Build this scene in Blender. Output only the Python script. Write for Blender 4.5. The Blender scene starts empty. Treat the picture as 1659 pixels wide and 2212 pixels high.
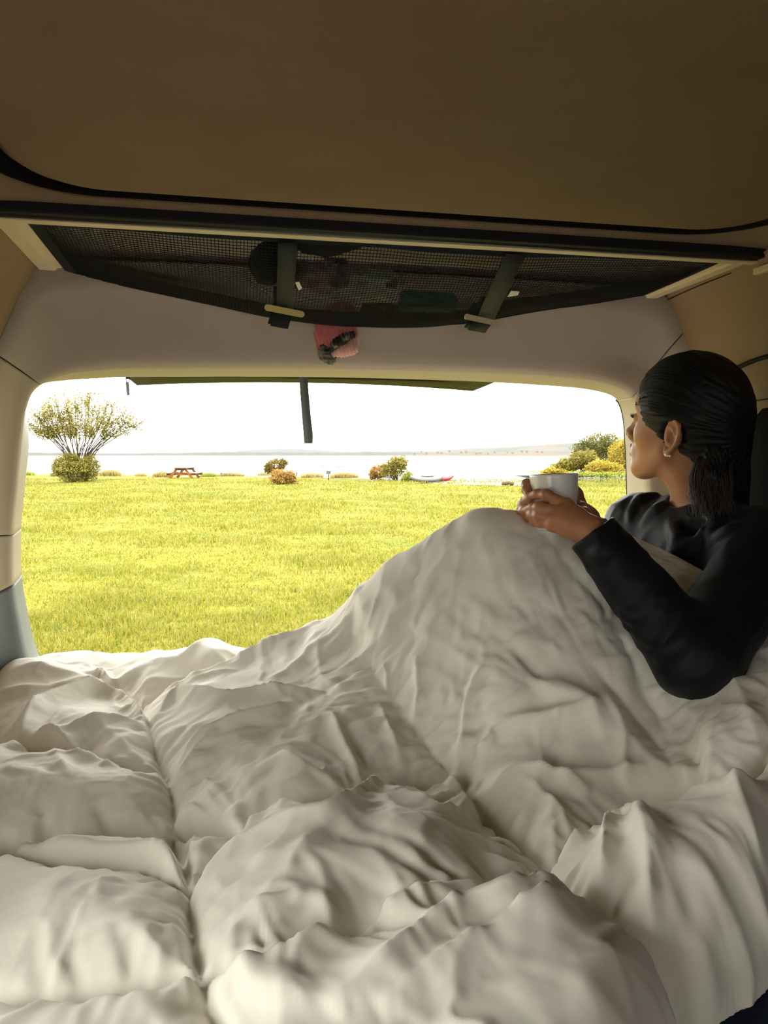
import bpy, bmesh, math, random
import numpy as np
from mathutils import Vector, Matrix
random.seed(7); RNG = np.random.default_rng(7)
scene = bpy.context.scene
COL = scene.collection
R_ = math.radians

# ------------------------------------------------------------------ camera
FPX = 2212 / 36.0 * 26.0                 # focal length in pixels of the 1659x2212 frame
PITCH = math.atan(128 / FPX)             # looking slightly down
YAW = R_(11.5)                           # turned to the right of the van's long axis
CAM = np.array([0.0, 0.0, 1.35])
cam_d = bpy.data.cameras.new('camera')
cam_d.sensor_fit = 'VERTICAL'; cam_d.sensor_height = 36.0; cam_d.lens = 26.0
cam_d.clip_start = 0.02; cam_d.clip_end = 6000
cam = bpy.data.objects.new('camera', cam_d); COL.objects.link(cam)
cam.location = CAM; cam.rotation_euler = (math.pi / 2 - PITCH, 0, -YAW)
scene.camera = cam

# ------------------------------------------------------------------ sky, exposure
SKY = 15.0
world = bpy.data.worlds.new('overcast_sky'); scene.world = world; world.use_nodes = True
wn, wl = world.node_tree.nodes, world.node_tree.links
wn.clear()
w_tc = wn.new('ShaderNodeTexCoord'); w_sep = wn.new('ShaderNodeSeparateXYZ')
wl.new(w_tc.outputs['Generated'], w_sep.inputs[0])
w_mx = wn.new('ShaderNodeMath'); w_mx.operation = 'MAXIMUM'; w_mx.inputs[1].default_value = 0.0
wl.new(w_sep.outputs['Z'], w_mx.inputs[0])
w_g = wn.new('ShaderNodeMath'); w_g.operation = 'MULTIPLY_ADD'          # CIE overcast: (1 + 2 sin el) / 3
w_g.inputs[1].default_value = 2 / 3; w_g.inputs[2].default_value = 1 / 3
wl.new(w_mx.outputs[0], w_g.inputs[0])
w_map = wn.new('ShaderNodeMapping'); w_map.inputs['Scale'].default_value = (3.0, 3.0, 14.0)
wl.new(w_tc.outputs['Generated'], w_map.inputs[0])
w_nz = wn.new('ShaderNodeTexNoise'); w_nz.inputs['Scale'].default_value = 1.6; w_nz.inputs['Detail'].default_value = 5
wl.new(w_map.outputs[0], w_nz.inputs['Vector'])
w_rm = wn.new('ShaderNodeMapRange'); w_rm.inputs['From Min'].default_value = 0.38; w_rm.inputs['From Max'].default_value = 0.58
w_rm.inputs['To Min'].default_value = 0.72; w_rm.inputs['To Max'].default_value = 1.12
wl.new(w_nz.outputs[0], w_rm.inputs['Value'])
w_mul = wn.new('ShaderNodeMath'); w_mul.operation = 'MULTIPLY'
wl.new(w_g.outputs[0], w_mul.inputs[0]); wl.new(w_rm.outputs[0], w_mul.inputs[1])
w_st = wn.new('ShaderNodeMath'); w_st.operation = 'MULTIPLY'; w_st.inputs[1].default_value = SKY
wl.new(w_mul.outputs[0], w_st.inputs[0])
w_bg = wn.new('ShaderNodeBackground'); w_bg.inputs['Color'].default_value = (1.0, 0.985, 0.95, 1)
wl.new(w_st.outputs[0], w_bg.inputs['Strength'])
w_out = wn.new('ShaderNodeOutputWorld'); wl.new(w_bg.outputs[0], w_out.inputs[0])
vs = scene.view_settings
vs.view_transform = 'Standard'; vs.look = 'None'; vs.gamma = 1.0; vs.use_curve_mapping = False
vs.exposure = 0.12
SUN_ROT = (R_(42), 0, R_(150))
sun_d = bpy.data.lights.new('veiled_sun', 'SUN'); sun_d.energy = 8.0; sun_d.angle = R_(25); sun_d.color = (1, 0.95, 0.86)
sun = bpy.data.objects.new('veiled_sun', sun_d); COL.objects.link(sun); sun.rotation_euler = SUN_ROT

# ------------------------------------------------------------------ pixel / world helpers
_fw = np.array([math.sin(YAW) * math.cos(PITCH), math.cos(YAW) * math.cos(PITCH), -math.sin(PITCH)])
_rt = np.array([math.cos(YAW), -math.sin(YAW), 0.0])
_up = np.cross(_rt, _fw)
FH = np.array([math.sin(YAW), math.cos(YAW), 0.0])      # horizontal forward
def ray(px, py):
    return _fw + _rt * ((px - 829.5) / FPX) - _up * ((py - 1106.0) / FPX)
def at_y(px, py, Y):
    d = ray(px, py); return CAM + d * (Y / d[1])
def at_z(px, py, Z):
    d = ray(px, py); return CAM + d * ((Z - CAM[2]) / d[2])
def at_d(px, py, D):                                    # horizontal distance along the view
    d = ray(px, py); return CAM + d * (D / d.dot(FH))
def C3(X, D, H):                                        # right, forward, up from the camera
    return CAM + _rt * X + FH * D + np.array([0, 0, H])
def on_ground(px, py): return at_z(px, py, 0.0)

# ------------------------------------------------------------------ object helpers
def obj(name, verts, faces, mat, parent=None, smooth=False, loc=None):
    me = bpy.data.meshes.new(name)
    if isinstance(verts, np.ndarray) and isinstance(faces, np.ndarray):
        v = np.asarray(verts, np.float32); f = np.asarray(faces, np.int32)
        me.vertices.add(len(v)); me.vertices.foreach_set('co', v.ravel())
        k = f.shape[1]
        me.loops.add(f.size); me.loops.foreach_set('vertex_index', f.ravel())
        me.polygons.add(len(f)); me.polygons.foreach_set('loop_start', np.arange(0, f.size, k, dtype=np.int32))
        me.update(calc_edges=True); me.validate()
    else:
        me.from_pydata([tuple(map(float, p)) for p in verts], [], [tuple(int(i) for i in q) for q in faces]); me.update()
    if smooth: me.polygons.foreach_set('use_smooth', [True] * len(me.polygons))
    if mat is not None:
        for m in (mat if isinstance(mat, (list, tuple)) else [mat]): me.materials.append(m)
    o = bpy.data.objects.new(name, me); COL.objects.link(o)
    if parent is not None: o.parent = parent
    if loc is not None: o.location = loc
    return o
def from_bm(name, bm, mat, parent=None, smooth=False):
    me = bpy.data.meshes.new(name); bm.to_mesh(me); bm.free()
    if smooth: me.polygons.foreach_set('use_smooth', [True] * len(me.polygons))
    for m in (mat if isinstance(mat, (list, tuple)) else [mat]): me.materials.append(m)
    o = bpy.data.objects.new(name, me); COL.objects.link(o)
    if parent is not None: o.parent = parent
    return o
def empty(name, loc=(0, 0, 0)):
    o = bpy.data.objects.new(name, None); COL.objects.link(o); o.location = tuple(map(float, loc)); o.empty_display_size = .05
    return o
def under(o, parent):
    """parent o (built in world space) to an empty that stands at its own place"""
    o.parent = parent
    o.location = Vector(o.location) - parent.location
    return o
def tag(o, label=None, cat=None, group=None, kind=None):
    if label: o['label'] = label
    if cat: o['category'] = cat
    if group: o['group'] = group
    if kind: o['kind'] = kind
    return o
def grid_faces(nu, nv, off=0, wrap_u=False):
    i = np.arange(nu if wrap_u else nu - 1)[:, None]; j = np.arange(nv - 1)[None, :]
    a = i * nv + j; b = ((i + 1) % nu) * nv + j
    return (np.stack([a, b, b + 1, a + 1], -1).reshape(-1, 4) + off).astype(np.int32)
def catmull(P, n):
    P = np.asarray(P, float); Q = np.vstack([2 * P[0] - P[1], P, 2 * P[-1] - P[-2]]); out = []
    for i in range(1, len(Q) - 2):
        t = np.linspace(0, 1, n, endpoint=False)[:, None]
        p0, p1, p2, p3 = Q[i - 1], Q[i], Q[i + 1], Q[i + 2]
        out.append(.5 * (2 * p1 + (p2 - p0) * t + (2 * p0 - 5 * p1 + 4 * p2 - p3) * t ** 2 + (3 * p1 - p0 - 3 * p2 + p3) * t ** 3))
    out.append(P[-1:]); return np.vstack(out)
def tube(path, rad, sides=6, caps=True):
    """(verts, faces) of a tube along a path; rad scalar or per point"""
    P = np.asarray(path, float); n = len(P); rad = np.broadcast_to(np.asarray(rad, float), (n,))
    T = np.gradient(P, axis=0); T /= np.linalg.norm(T, axis=1)[:, None] + 1e-12
    up = np.array([0, 0, 1.0]) if abs(T[0][2]) < .9 else np.array([1.0, 0, 0])
    N = np.zeros_like(P); nrm = np.cross(T[0], up); nrm /= np.linalg.norm(nrm)
    for i in range(n):
        nrm = nrm - T[i] * nrm.dot(T[i]); nrm /= np.linalg.norm(nrm) + 1e-12; N[i] = nrm
    B = np.cross(T, N); a = np.linspace(0, 2 * math.pi, sides, endpoint=False)
    V = P[:, None] + rad[:, None, None] * (np.cos(a)[None, :, None] * N[:, None] + np.sin(a)[None, :, None] * B[:, None])
    V = V.reshape(-1, 3); F = []
    for i in range(n - 1):
        for k in range(sides):
            F.append((i * sides + k, i * sides + (k + 1) % sides, (i + 1) * sides + (k + 1) % sides, (i + 1) * sides + k))
    V = list(V)
    if caps:
        for r, fl in ((0, True), (n - 1, False)):
            V.append(P[r]); c = len(V) - 1
            for k in range(sides):
                q = (r * sides + k, r * sides + (k + 1) % sides)
                F.append((q[1], q[0], c, c) if fl else (q[0], q[1], c, c))
    F = [f if f[2] != f[3] else f[:3] for f in F]
    return V, F
class MB:
    def __init__(s): s.v = []; s.f = []
    def add(s, V, F):
        o = len(s.v); s.v += [np.asarray(p, float) for p in V]; s.f += [tuple(int(i) + o for i in f) for f in F]; return s
    def box(s, c, size, rot=None):
        c = np.asarray(c, float); h = np.asarray(size, float) / 2
        V = [np.array([a * h[0], b * h[1], d * h[2]]) for a in (-1, 1) for b in (-1, 1) for d in (-1, 1)]
        if rot is not None: V = [rot @ v for v in V]
        return s.add([v + c for v in V], [(0, 1, 3, 2), (4, 6, 7, 5), (0, 4, 5, 1), (2, 3, 7, 6), (0, 2, 6, 4), (1, 5, 7, 3)])
    def tube(s, path, rad, sides=6): return s.add(*tube(path, rad, sides))
    def strip(s, L, Rr, thick=0.0):
        """flat band between polylines L and R, given a thickness along its normal"""
        L = np.asarray(L, float); Rr = np.asarray(Rr, float); n = len(L)
        T = np.gradient((L + Rr) / 2, axis=0); W = Rr - L; N = np.cross(T, W); N /= np.linalg.norm(N, axis=1)[:, None] + 1e-12
        V = list(L) + list(Rr) + list(L + N * thick) + list(Rr + N * thick); F = []
        for i in range(n - 1):
            F += [(i, i + 1, n + i + 1, n + i), (2 * n + i, 3 * n + i, 3 * n + i + 1, 2 * n + i + 1), (i, 2 * n + i, 2 * n + i + 1, i + 1), (n + i, n + i + 1, 3 * n + i + 1, 3 * n + i)]
        F += [(0, n, 3 * n, 2 * n), (n - 1, 3 * n - 1, 4 * n - 1, 2 * n - 1)]
        return s.add(V, F)
    def build(s, name, mat, parent=None, smooth=False, bevel=0.0, seg=2):
        o = obj(name, s.v, s.f, mat, None, smooth)
        if bevel > 0:
            m = o.modifiers.new('bevel', 'BEVEL'); m.width = bevel; m.segments = seg; m.limit_method = 'ANGLE'; m.angle_limit = R_(35)
        if parent is not None: under(o, parent)
        return o
def rotz(a):
    c, s_ = math.cos(a), math.sin(a); return np.array([[c, -s_, 0], [s_, c, 0], [0, 0, 1.0]])
def rot_axis(ax, a): return np.array(Matrix.Rotation(a, 3, Vector(ax)))

# ------------------------------------------------------------------ noise (numpy)
_PERM = np.random.default_rng(3).permutation(4096); _GV = np.random.default_rng(4).uniform(-1, 1, 4096)
def _h(ix, iy, iz): return _GV[_PERM[(_PERM[(_PERM[ix & 4095] + iy) & 4095] + iz) & 4095]]
def vnoise(x, y, z=0.0):
    x, y, z = np.broadcast_arrays(np.asarray(x, float), np.asarray(y, float), np.asarray(z, float))
    ix, iy, iz = np.floor(x).astype(int), np.floor(y).astype(int), np.floor(z).astype(int)
    fx, fy, fz = x - ix, y - iy, z - iz
    sx, sy, sz = [t * t * t * (t * (t * 6 - 15) + 10) for t in (fx, fy, fz)]
    r = 0
    for dx in (0, 1):
        for dy in (0, 1):
            for dz in (0, 1):
                r = r + _h(ix + dx, iy + dy, iz + dz) * (sx if dx else 1 - sx) * (sy if dy else 1 - sy) * (sz if dz else 1 - sz)
    return r
def fbm(x, y, z=0.0, o=4):
    r = 0; a = 1.0; f = 1.0
    for k in range(o): r = r + a * vnoise(x * f + 17 * k, y * f - 9 * k, np.asarray(z) * f + 5 * k); a *= .5; f *= 2.03
    return r

# ------------------------------------------------------------------ materials
def mat(name, col, rough=.7, spec=.3, var=None, scale=30, bump=0.0, bscale=200, metal=0.0, sheen=0.0, transl=0.0, aniso=None, sss=0.0, detail=4, coat=0.0):
    m = bpy.data.materials.new(name); m.use_nodes = True
    nt = m.node_tree; b = nt.nodes['Principled BSDF']; L = nt.links
    b.inputs['Base Color'].default_value = (*col, 1); b.inputs['Roughness'].default_value = rough
    b.inputs['Specular IOR Level'].default_value = spec; b.inputs['Metallic'].default_value = metal
    if sheen: b.inputs['Sheen Weight'].default_value = sheen
    if coat: b.inputs['Coat Weight'].default_value = coat
    if sss: b.inputs['Subsurface Weight'].default_value = sss; b.inputs['Subsurface Radius'].default_value = (.012, .005, .003)
    tc = nt.nodes.new('ShaderNodeTexCoord'); mp = nt.nodes.new('ShaderNodeMapping')
    L.new(tc.outputs['Object'], mp.inputs[0])
    if aniso: mp.inputs['Scale'].default_value = aniso
    if var is not None:
        n = nt.nodes.new('ShaderNodeTexNoise'); n.inputs['Scale'].default_value = scale; n.inputs['Detail'].default_value = detail
        L.new(mp.outputs[0], n.inputs['Vector'])
        r = nt.nodes.new('ShaderNodeValToRGB'); cols = var if isinstance(var[0], (tuple, list)) else [col, var]
        r.color_ramp.elements[0].position = .32; r.color_ramp.elements[1].position = .68
        r.color_ramp.elements[0].color = (*cols[0], 1); r.color_ramp.elements[1].color = (*cols[-1], 1)
        for k in range(1, len(cols) - 1):
            e = r.color_ramp.elements.new(.32 + .36 * k / (len(cols) - 1)); e.color = (*cols[k], 1)
        L.new(n.outputs[0], r.inputs[0]); L.new(r.outputs[0], b.inputs['Base Color'])
        colout = r.outputs[0]
    else: colout = None
    if bump:
        n2 = nt.nodes.new('ShaderNodeTexNoise'); n2.inputs['Scale'].default_value = bscale; n2.inputs['Detail'].default_value = 3
        L.new(mp.outputs[0], n2.inputs['Vector'])
        bp = nt.nodes.new('ShaderNodeBump'); bp.inputs['Strength'].default_value = bump; bp.inputs['Distance'].default_value = .002
        L.new(n2.outputs[0], bp.inputs['Height']); L.new(bp.outputs[0], b.inputs['Normal'])
    if transl:
        t = nt.nodes.new('ShaderNodeBsdfTranslucent'); t.inputs['Color'].default_value = (*col, 1)
        if colout is not None: L.new(colout, t.inputs['Color'])
        mx = nt.nodes.new('ShaderNodeMixShader'); mx.inputs[0].default_value = transl
        L.new(b.outputs[0], mx.inputs[1]); L.new(t.outputs[0], mx.inputs[2])
        L.new(mx.outputs[0], nt.nodes['Material Output'].inputs[0])
    return m
M = {}
M['liner'] = mat('brown_headliner_cloth', (.235, .165, .103), .95, .1, var=(.215, .148, .09), scale=9, bump=.5, bscale=900)
M['header'] = mat('grey_brown_moulded_trim', (.42, .35, .28), .6, .3, bump=.35, bscale=700)
M['wall'] = mat('brown_side_trim', (.30, .205, .125), .75, .2, bump=.3, bscale=700)
M['pillar'] = mat('beige_pillar_plastic', (.44, .37, .26), .5, .35, bump=.25, bscale=800)
M['greyplastic'] = mat('slate_grey_plastic', (.16, .18, .17), .5, .4, bump=.3, bscale=800)
M['rail'] = mat('beige_lacquered_rail', (.68, .55, .38), .42, .45)
M['black'] = mat('black_rubber_and_shade', (.008, .008, .008), .6, .2)
M['blackweb'] = mat('black_webbing', (.022, .026, .026), .6, .3, bump=.6, bscale=900, aniso=(1, 1, 1))
M['net'] = mat('black_net_thread', (.010, .010, .011), .8, .15)
M['hem'] = mat('black_blue_hem_tape', (.010, .014, .020), .8, .2, bump=.4, bscale=800)

# ================================================================== the van
CZ = CAM[2]
SEC = np.array([(-.335, .350), (-.36, .315), (-.40, .235), (-.43, .155), (-.455, .02), (-.47, -.15), (-.475, -.35), (-.475, -.95)])   # left wall (x, h)
MIR = .58
def wall_x(h): return np.interp(-h, -SEC[:, 1], SEC[:, 0])
def struct(o): o['kind'] = 'structure'; return o
FILL_WIN = (-.40, .50, -.36, .05)                # unseen left window, added to light the near bed: y0, y1, h0, h1
def side_wall(name, mirror):
    S = catmull(SEC, 8); ys = np.linspace(-2.6, 1.485, 60)
    V = np.array([[(MIR - s[0]) if mirror else s[0], y, CZ + s[1]] for y in ys for s in S])
    F = grid_faces(len(ys), len(S))
    c = V[F].mean(1); F = F[mirror | ~((c[:, 1] > FILL_WIN[0]) & (c[:, 1] < FILL_WIN[1]) & (c[:, 2] > CZ + FILL_WIN[2]) & (c[:, 2] < CZ + FILL_WIN[3]))]   # opening for the added window
    o = obj(name, V, F.copy(), M['wall'], smooth=True)
    m = o.modifiers.new('solid', 'SOLIDIFY'); m.thickness = .05; m.offset = -1 if mirror else 1
    return struct(o)
wl_ = side_wall('wall_left', False); wr_ = side_wall('wall_right', True)
gm = bpy.data.materials.new('fill_window_glass'); gm.use_nodes = True; gn = gm.node_tree.nodes; gl_ = gm.node_tree.links
g1 = gn.new('ShaderNodeBsdfTransparent'); g1.inputs[0].default_value = (.92, .95, .93, 1); g2 = gn.new('ShaderNodeBsdfGlossy'); g2.inputs['Roughness'].default_value = .02; g3 = gn.new('ShaderNodeMixShader'); g3.inputs[0].default_value = .06
gl_.new(g1.outputs[0], g3.inputs[1]); gl_.new(g2.outputs[0], g3.inputs[2]); gl_.new(g3.outputs[0], gn['Material Output'].inputs[0])
hh = np.linspace(FILL_WIN[2] - .03, FILL_WIN[3] + .03, 8)
struct(obj('fill_window', np.array([(wall_x(h_) - .035, y_, CZ + h_) for h_ in hh for y_ in (FILL_WIN[0] - .05, FILL_WIN[1] + .05)]), grid_faces(8, 2), gm, smooth=True))  # pane of the added, out-of-view window
# thin seams pressed into the right wall trim (a darker joint line runs along the panel)
def wall_line(pts, wall, r, name='seam', m=None):
    o = MB().tube(catmull(pts, 8), r, 6).build(name, m or M['black'], None, True); under(o, wall); return o

# headliner surround with an opening for the raised roof panel
H_ROOF = .362
def rr_loop(x0, x1, y0, y1, r, n=10):
    pts = []
    for cx, cy, a0 in ((x1 - r, y1 - r, 0), (x0 + r, y1 - r, 90), (x0 + r, y0 + r, 180), (x1 - r, y0 + r, 270)):
        for k in range(n + 1): a = R_(a0 + 90 * k / n); pts.append((cx + r * math.cos(a), cy + r * math.sin(a)))
    return np.array(pts)
PX0, PX1, PY0, PY1 = -.275, .845, -1.9, 1.135
lp = rr_loop(PX0 - .034, PX1 + .014, PY0, PY1 + .014, .13)
outer = np.clip(lp + (lp - np.array([.29, -.4])) * 3, [-.36, -2.6], [.94, 1.19])
n = len(lp)
V = np.vstack([np.c_[lp, np.full(n, CZ + H_ROOF + .03)], np.c_[lp, np.full(n, CZ + H_ROOF)], np.c_[outer, np.full(n, CZ + H_ROOF - .008)]])
V = V.reshape(3, n, 3).transpose(1, 0, 2).reshape(-1, 3)
ceil = struct(obj('ceiling', V, grid_faces(n, 3, wrap_u=True), M['liner'], smooth=False))
# the roof above everything
rf = MB().box((.29, -.5, CZ + .45), (1.5, 4.4, .03)).build('roof_skin', M['black'], ceil)
# padded panel, slightly pillowed, inside the black gap
NU, NV_ = 60, 90
u = np.linspace(-1, 1, NU); v = np.linspace(-1, 1, NV_)
def sq2rr(a, b, x0, x1, y0, y1, r):
    hx, hy = (x1 - x0) / 2, (y1 - y0) / 2
    X, Y = a * hx, b * hy
    # pull corners in to a rounded rectangle
    qx = np.maximum(np.abs(X) - (hx - r), 0); qy = np.maximum(np.abs(Y) - (hy - r), 0)
    mx = np.maximum(qx, qy); L = np.hypot(qx, qy); s = np.where(L > 1e-9, mx / np.maximum(L, 1e-9), 1)
    X = np.sign(X) * (np.abs(X) - qx + qx * s); Y = np.sign(Y) * (np.abs(Y) - qy + qy * s)
    return X + (x0 + x1) / 2, Y + (y0 + y1) / 2
A, B_ = np.meshgrid(np.sign(u) * np.abs(u) ** .7, np.sign(v) * np.abs(v) ** .6, indexing='ij')
X, Y = sq2rr(A, B_, PX0, PX1, PY0, PY1, .115)
edge = np.minimum(np.minimum((1 - np.abs(A)) * .56, (1 - np.abs(B_)) * 1.5), .2)
Z = CZ + H_ROOF + .012 - .016 * (1 - np.exp(-edge / .018)) - .008 * (1 - A ** 2) * (1 - B_ ** 6)
V = np.stack([X, Y, Z], -1).reshape(-1, 3)
pn = obj('roof_panel', V, grid_faces(NU, NV_), M['liner'], smooth=True)
pn.parent = ceil
m = pn.modifiers.new('solid', 'SOLIDIFY'); m.thickness = .02; m.offset = 1
bk = MB().box((.29, -.45, CZ + H_ROOF + .034), (1.3, 3.3, .006)).build('gap_backing', M['black'], ceil)

ct = lp - (lp - np.array([.29, -.4])) * .004
V = np.stack([np.c_[ct, np.full(n, CZ + H_ROOF + .001)], np.c_[ct, np.full(n, CZ + H_ROOF + .032)]], 1).reshape(-1, 3)
o = obj('gap_shade', V, grid_faces(n, 2, wrap_u=True), M['black']); o.parent = ceil  # black strip over the brown gap wall, stands in for the gap's shade
# channel and beige cross rail that carries the net frame
YR = 1.190
ch = struct(MB().box((.29, YR - .012, CZ + .352), (1.27, .020, .02)).build('trim_1', M['black'], bevel=.004))
gb = MB().tube([(-.335, YR - .006, CZ + .343), (.915, YR - .006, CZ + .343)], .0045, 8).build('rubber_bead', mat('dark_bead', (.03, .035, .035), .35, .5), ch, True)
def rail_profile(a, b, w, h, mname='rail'):
    """bar from a to b, flat underside with a small step on one edge"""
    a, b = np.asarray(a, float), np.asarray(b, float); d = b - a; L = np.linalg.norm(d); d /= L
    s = np.array([d[1], -d[0], 0]); up = np.array([0, 0, 1.0])
    prof = [(-w / 2, 0), (-w / 2, -h), (w * .15, -h), (w * .22, -h * .7), (w / 2, -h * .55), (w / 2, 0)]
    V = [p + s * q[0] + up * q[1] for p in (a, b) for q in prof]; k = len(prof)
    F = [(i, (i + 1) % k, k + (i + 1) % k, k + i) for i in range(k)] + [tuple(range(k - 1, -1, -1)), tuple(range(k, 2 * k))]
    return V, F
zr = CZ + .352
net = empty('storage_net', (.29, YR, zr))
tag(net, 'black mesh ceiling storage net sagging in a beige frame above the tailgate', 'storage net')
def part(mb, name, m, parent, smooth=False, bevel=0.0): return mb.build(name, m, parent, smooth, bevel)
fr = part(MB().add(*rail_profile((.925, YR + .016, zr), (-.345, YR + .016, zr), .030, .014)), 'frame_rail', M['rail'], net, bevel=.002)
sl = part(MB().add(*rail_profile((-.318, YR + .005, zr - .001), (-.322, 1.515, zr - .006), .042, .013)), 'frame_rail', M['rail'], net, bevel=.002)
sr = part(MB().add(*rail_profile((.888, 1.515, zr - .006), (.892, YR + .02, zr - .001), .036, .013)), 'frame_rail', M['rail'], net, bevel=.002)
# little side rails along the walls, forward of the net
for sx, nm in ((-1, 'trim_2'), (1, 'trim_3')):
    xa = -.352 if sx < 0 else .930
    o = MB().add(*rail_profile((xa, -1.6, CZ + .330), (xa, YR + .01, CZ + .330), .020, .012)).build(nm, M['rail'], bevel=.002); struct(o)

# rear end: pillars and header lofted from the walls to the tailgate opening
YI, YO, YS = 1.56, 1.69, 1.478
inner_px = [(110, 1560), (95, 1500), (62, 1430), (42, 1345), (29, 1262), (28, 1150), (36, 1060), (46, 950), (58, 880), (82, 836), (150, 806), (215, 798), (300, 793), (650, 794), (1000, 801), (1220, 813), (1320, 829), (1366, 856), (1386, 900), (1393, 960), (1398, 1030), (1405, 1200), (1410, 1450), (1412, 1560)]
outer_px = [None] * 8 + [(54, 872), (84, 833), (135, 823), (212, 818), (300, 815), (650, 815), (980, 823), (1200, 835), (1290, 846), (1330, 863), (1345, 900), (1350, 960), (1353, 1030), (1356, 1200), (1360, 1450), (1362, 1560)]
sh = [-.68, -.58, -.48, -.38, -.28, -.15, -.05, .05, .12]
S0 = [(wall_x(h), h) for h in sh] + [(-.425, .17), (-.378, .28), (-.346, .335), (-.2, .352), (.15, .355), (.5, .355), (.75, .352), (.914, .340), (.965, .265), (MIR - wall_x(.18), .18), (MIR - wall_x(.1), .10)] + [(MIR - wall_x(h), h) for h in (0, -.2, -.48, -.62)]
rows = []
for i, ip in enumerate(inner_px):
    pi = at_y(*ip, YI); ps = np.array([S0[i][0], YS, CZ + S0[i][1]])
    po = at_y(*outer_px[i], YO) if outer_px[i] else np.array([pi[0] - .018, YO, pi[2]])
    rows.append((ps, pi, po))
rows = np.array(rows)                       # station, (wall, inner lip, outer lip), xyz
fine = np.stack([catmull(rows[:, k], 40) for k in range(3)], 1)
def rear_piece(name, s0, s1, mt, inset=.0):
    i0, i1 = int(round(s0 * 40)), int(round(s1 * 40))
    R = fine[sorted(set(list(range(i0, i1, 4)) + [i1]))]; V = []
    for ps, pi, po in R:
        mid = ps * .5 + pi * .5 + np.array([0, .012, 0]) + (ps - pi) * .0
        far = po + (po - pi) * .15 + (ps - pi) * .25
        c = [ps, ps * .75 + pi * .25 + np.array([0, .010, 0]), mid, ps * .2 + pi * .8 + np.array([0, .006, 0]), pi * .93 + ps * .07, pi * .96 + po * .04, pi * .8 + po * .2, pi * .5 + po * .5, po * .96 + pi * .04, po * .97 + far * .03, far]
        V += c
    V = np.array(V); k = 11
    o = obj(name, V, grid_faces(len(R), k), mt, smooth=True)
    m = o.modifiers.new('solid', 'SOLIDIFY'); m.thickness = .012; m.offset = 1
    return o
hd = struct(rear_piece('wall_rear', 9.125, 17.05, M['header']))
pl = struct(rear_piece('trim_4', 4.95, 9.1, M['pillar']))            # left pillar, upper
plm = struct(rear_piece('trim_5', 4.0, 4.925, M['pillar']))
pll = struct(rear_piece('trim_6', 0.0, 3.97, M['greyplastic']))      # left lower trim
pr = struct(rear_piece('trim_7', 17.075, 23.0, M['pillar']))
# dark body shell behind the trims so that the joints read as dark lines
def shell_loop(s0, s1):
    i0, i1 = int(s0 * 40), int(s1 * 40); R = fine[i0:i1 + 1:5]; V = []
    for ps, pi, po in R:
        o_ = (ps - pi); o_ = o_ / np.linalg.norm(o_) * .016
        V += [ps + o_ * 2 + np.array([0, .03, 0]), ps * .5 + pi * .5 + o_ + np.array([0, .04, 0]), pi + o_ + np.array([0, .02, 0]), po + o_, po + o_ * 9]
    return np.array(V), grid_faces(len(R), 5)
struct(obj('trim_8', *shell_loop(0, 23), M['black'], smooth=True))
# weather seal: thin black bead round the outer lip, right side
o = MB().tube([p[2] + np.array([.003, .002, 0]) for p in fine[680:921:12]], .003, 6).build('trim_9', M['black'], None, True); struct(o)
# a lower panel behind the woman's shoulder, right wall to pillar
# floor, front bulkhead, bed platform
struct(MB().box((.29, -.5, CZ - .97), (1.6, 4.3, .04)).build('floor', M['greyplastic']))
struct(MB().box((.29, -2.62, CZ - .70), (1.7, .05, .70)).box((.29, -2.62, CZ + .29), (1.7, .05, .36)).build('wall_front', M['greyplastic']))   # windscreen between
# outer skin that closes the shell below the window line at the rear and above the header
o = MB().box((.29, 1.62, CZ + .43), (1.5, .34, .07)).box((-.54, 1.60, CZ + .33), (.20, .20, .26)).box((1.12, 1.60, CZ + .33), (.20, .20, .26)); struct(o.build('skin_and_leak_filler', M['black']))  # the black corner boxes are fillers added to stop light leaks
o = MB().box((.29, 1.66, CZ - .80), (1.5, .10, .36)); struct(o.build('trim_11', M['greyplastic'], bevel=.01))
o = MB().box((-.62, 1.6, CZ - .25), (.22, .26, 1.4)); o.box((1.26, 1.6, CZ - .25), (.30, .26, 1.4)); struct(o.build('trim_12', M['black']))

# tailgate swung up overhead
tg = empty('tailgate', (.29, 1.72, CZ + .27))
tag(tg, 'open tailgate swung up overhead, its dark edge just above the opening', 'tailgate')
tl = 1.02; slope = .035
V = []; F = []
ys = np.linspace(0, tl, 12); xs = np.linspace(-.66, .66, 16)
for yy in ys:
    for xx in xs:
        V.append((.29 + xx * (1 - .06 * (yy / tl) ** 2), 1.73 + yy, CZ + .300 + slope * yy - .02 * (xx / .66) ** 2 - .03 * max(0, yy - .75) / .27))
o = obj('inner_panel', np.array(V), grid_faces(12, 16), mat('dark_tailgate_lining', (.03, .03, .024), .7, .2), smooth=True)
m = o.modifiers.new('solid', 'SOLIDIFY'); m.thickness = .05; m.offset = 1
under(o, tg)
e = catmull([at_d(300, 816, 2.6), at_d(500, 816, 2.62), at_d(800, 821, 2.66), at_d(960, 826, 2.7), at_d(995, 825, 2.72)], 6)
part(MB().tube(e + np.array([0, 0, .012]), .012, 8), 'rim_seal', M['black'], tg, True)
part(MB().box((.29, 2.45, CZ + .32), (.9, .5, .06)), 'glass_surround', M['black'], tg, bevel=.01)
# liner above the net, between the cross rail and the rear header
xs = np.linspace(-.36, .94, 30); ys = np.linspace(1.185, 1.50, 14)
V = np.array([(x, y, CZ + .398 - .03 * ((y - 1.185) / .315) ** 3) for x in xs for y in ys])
o = obj('headliner_rear', V, grid_faces(30, 14), M['header'], smooth=True); o.parent = ceil

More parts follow.
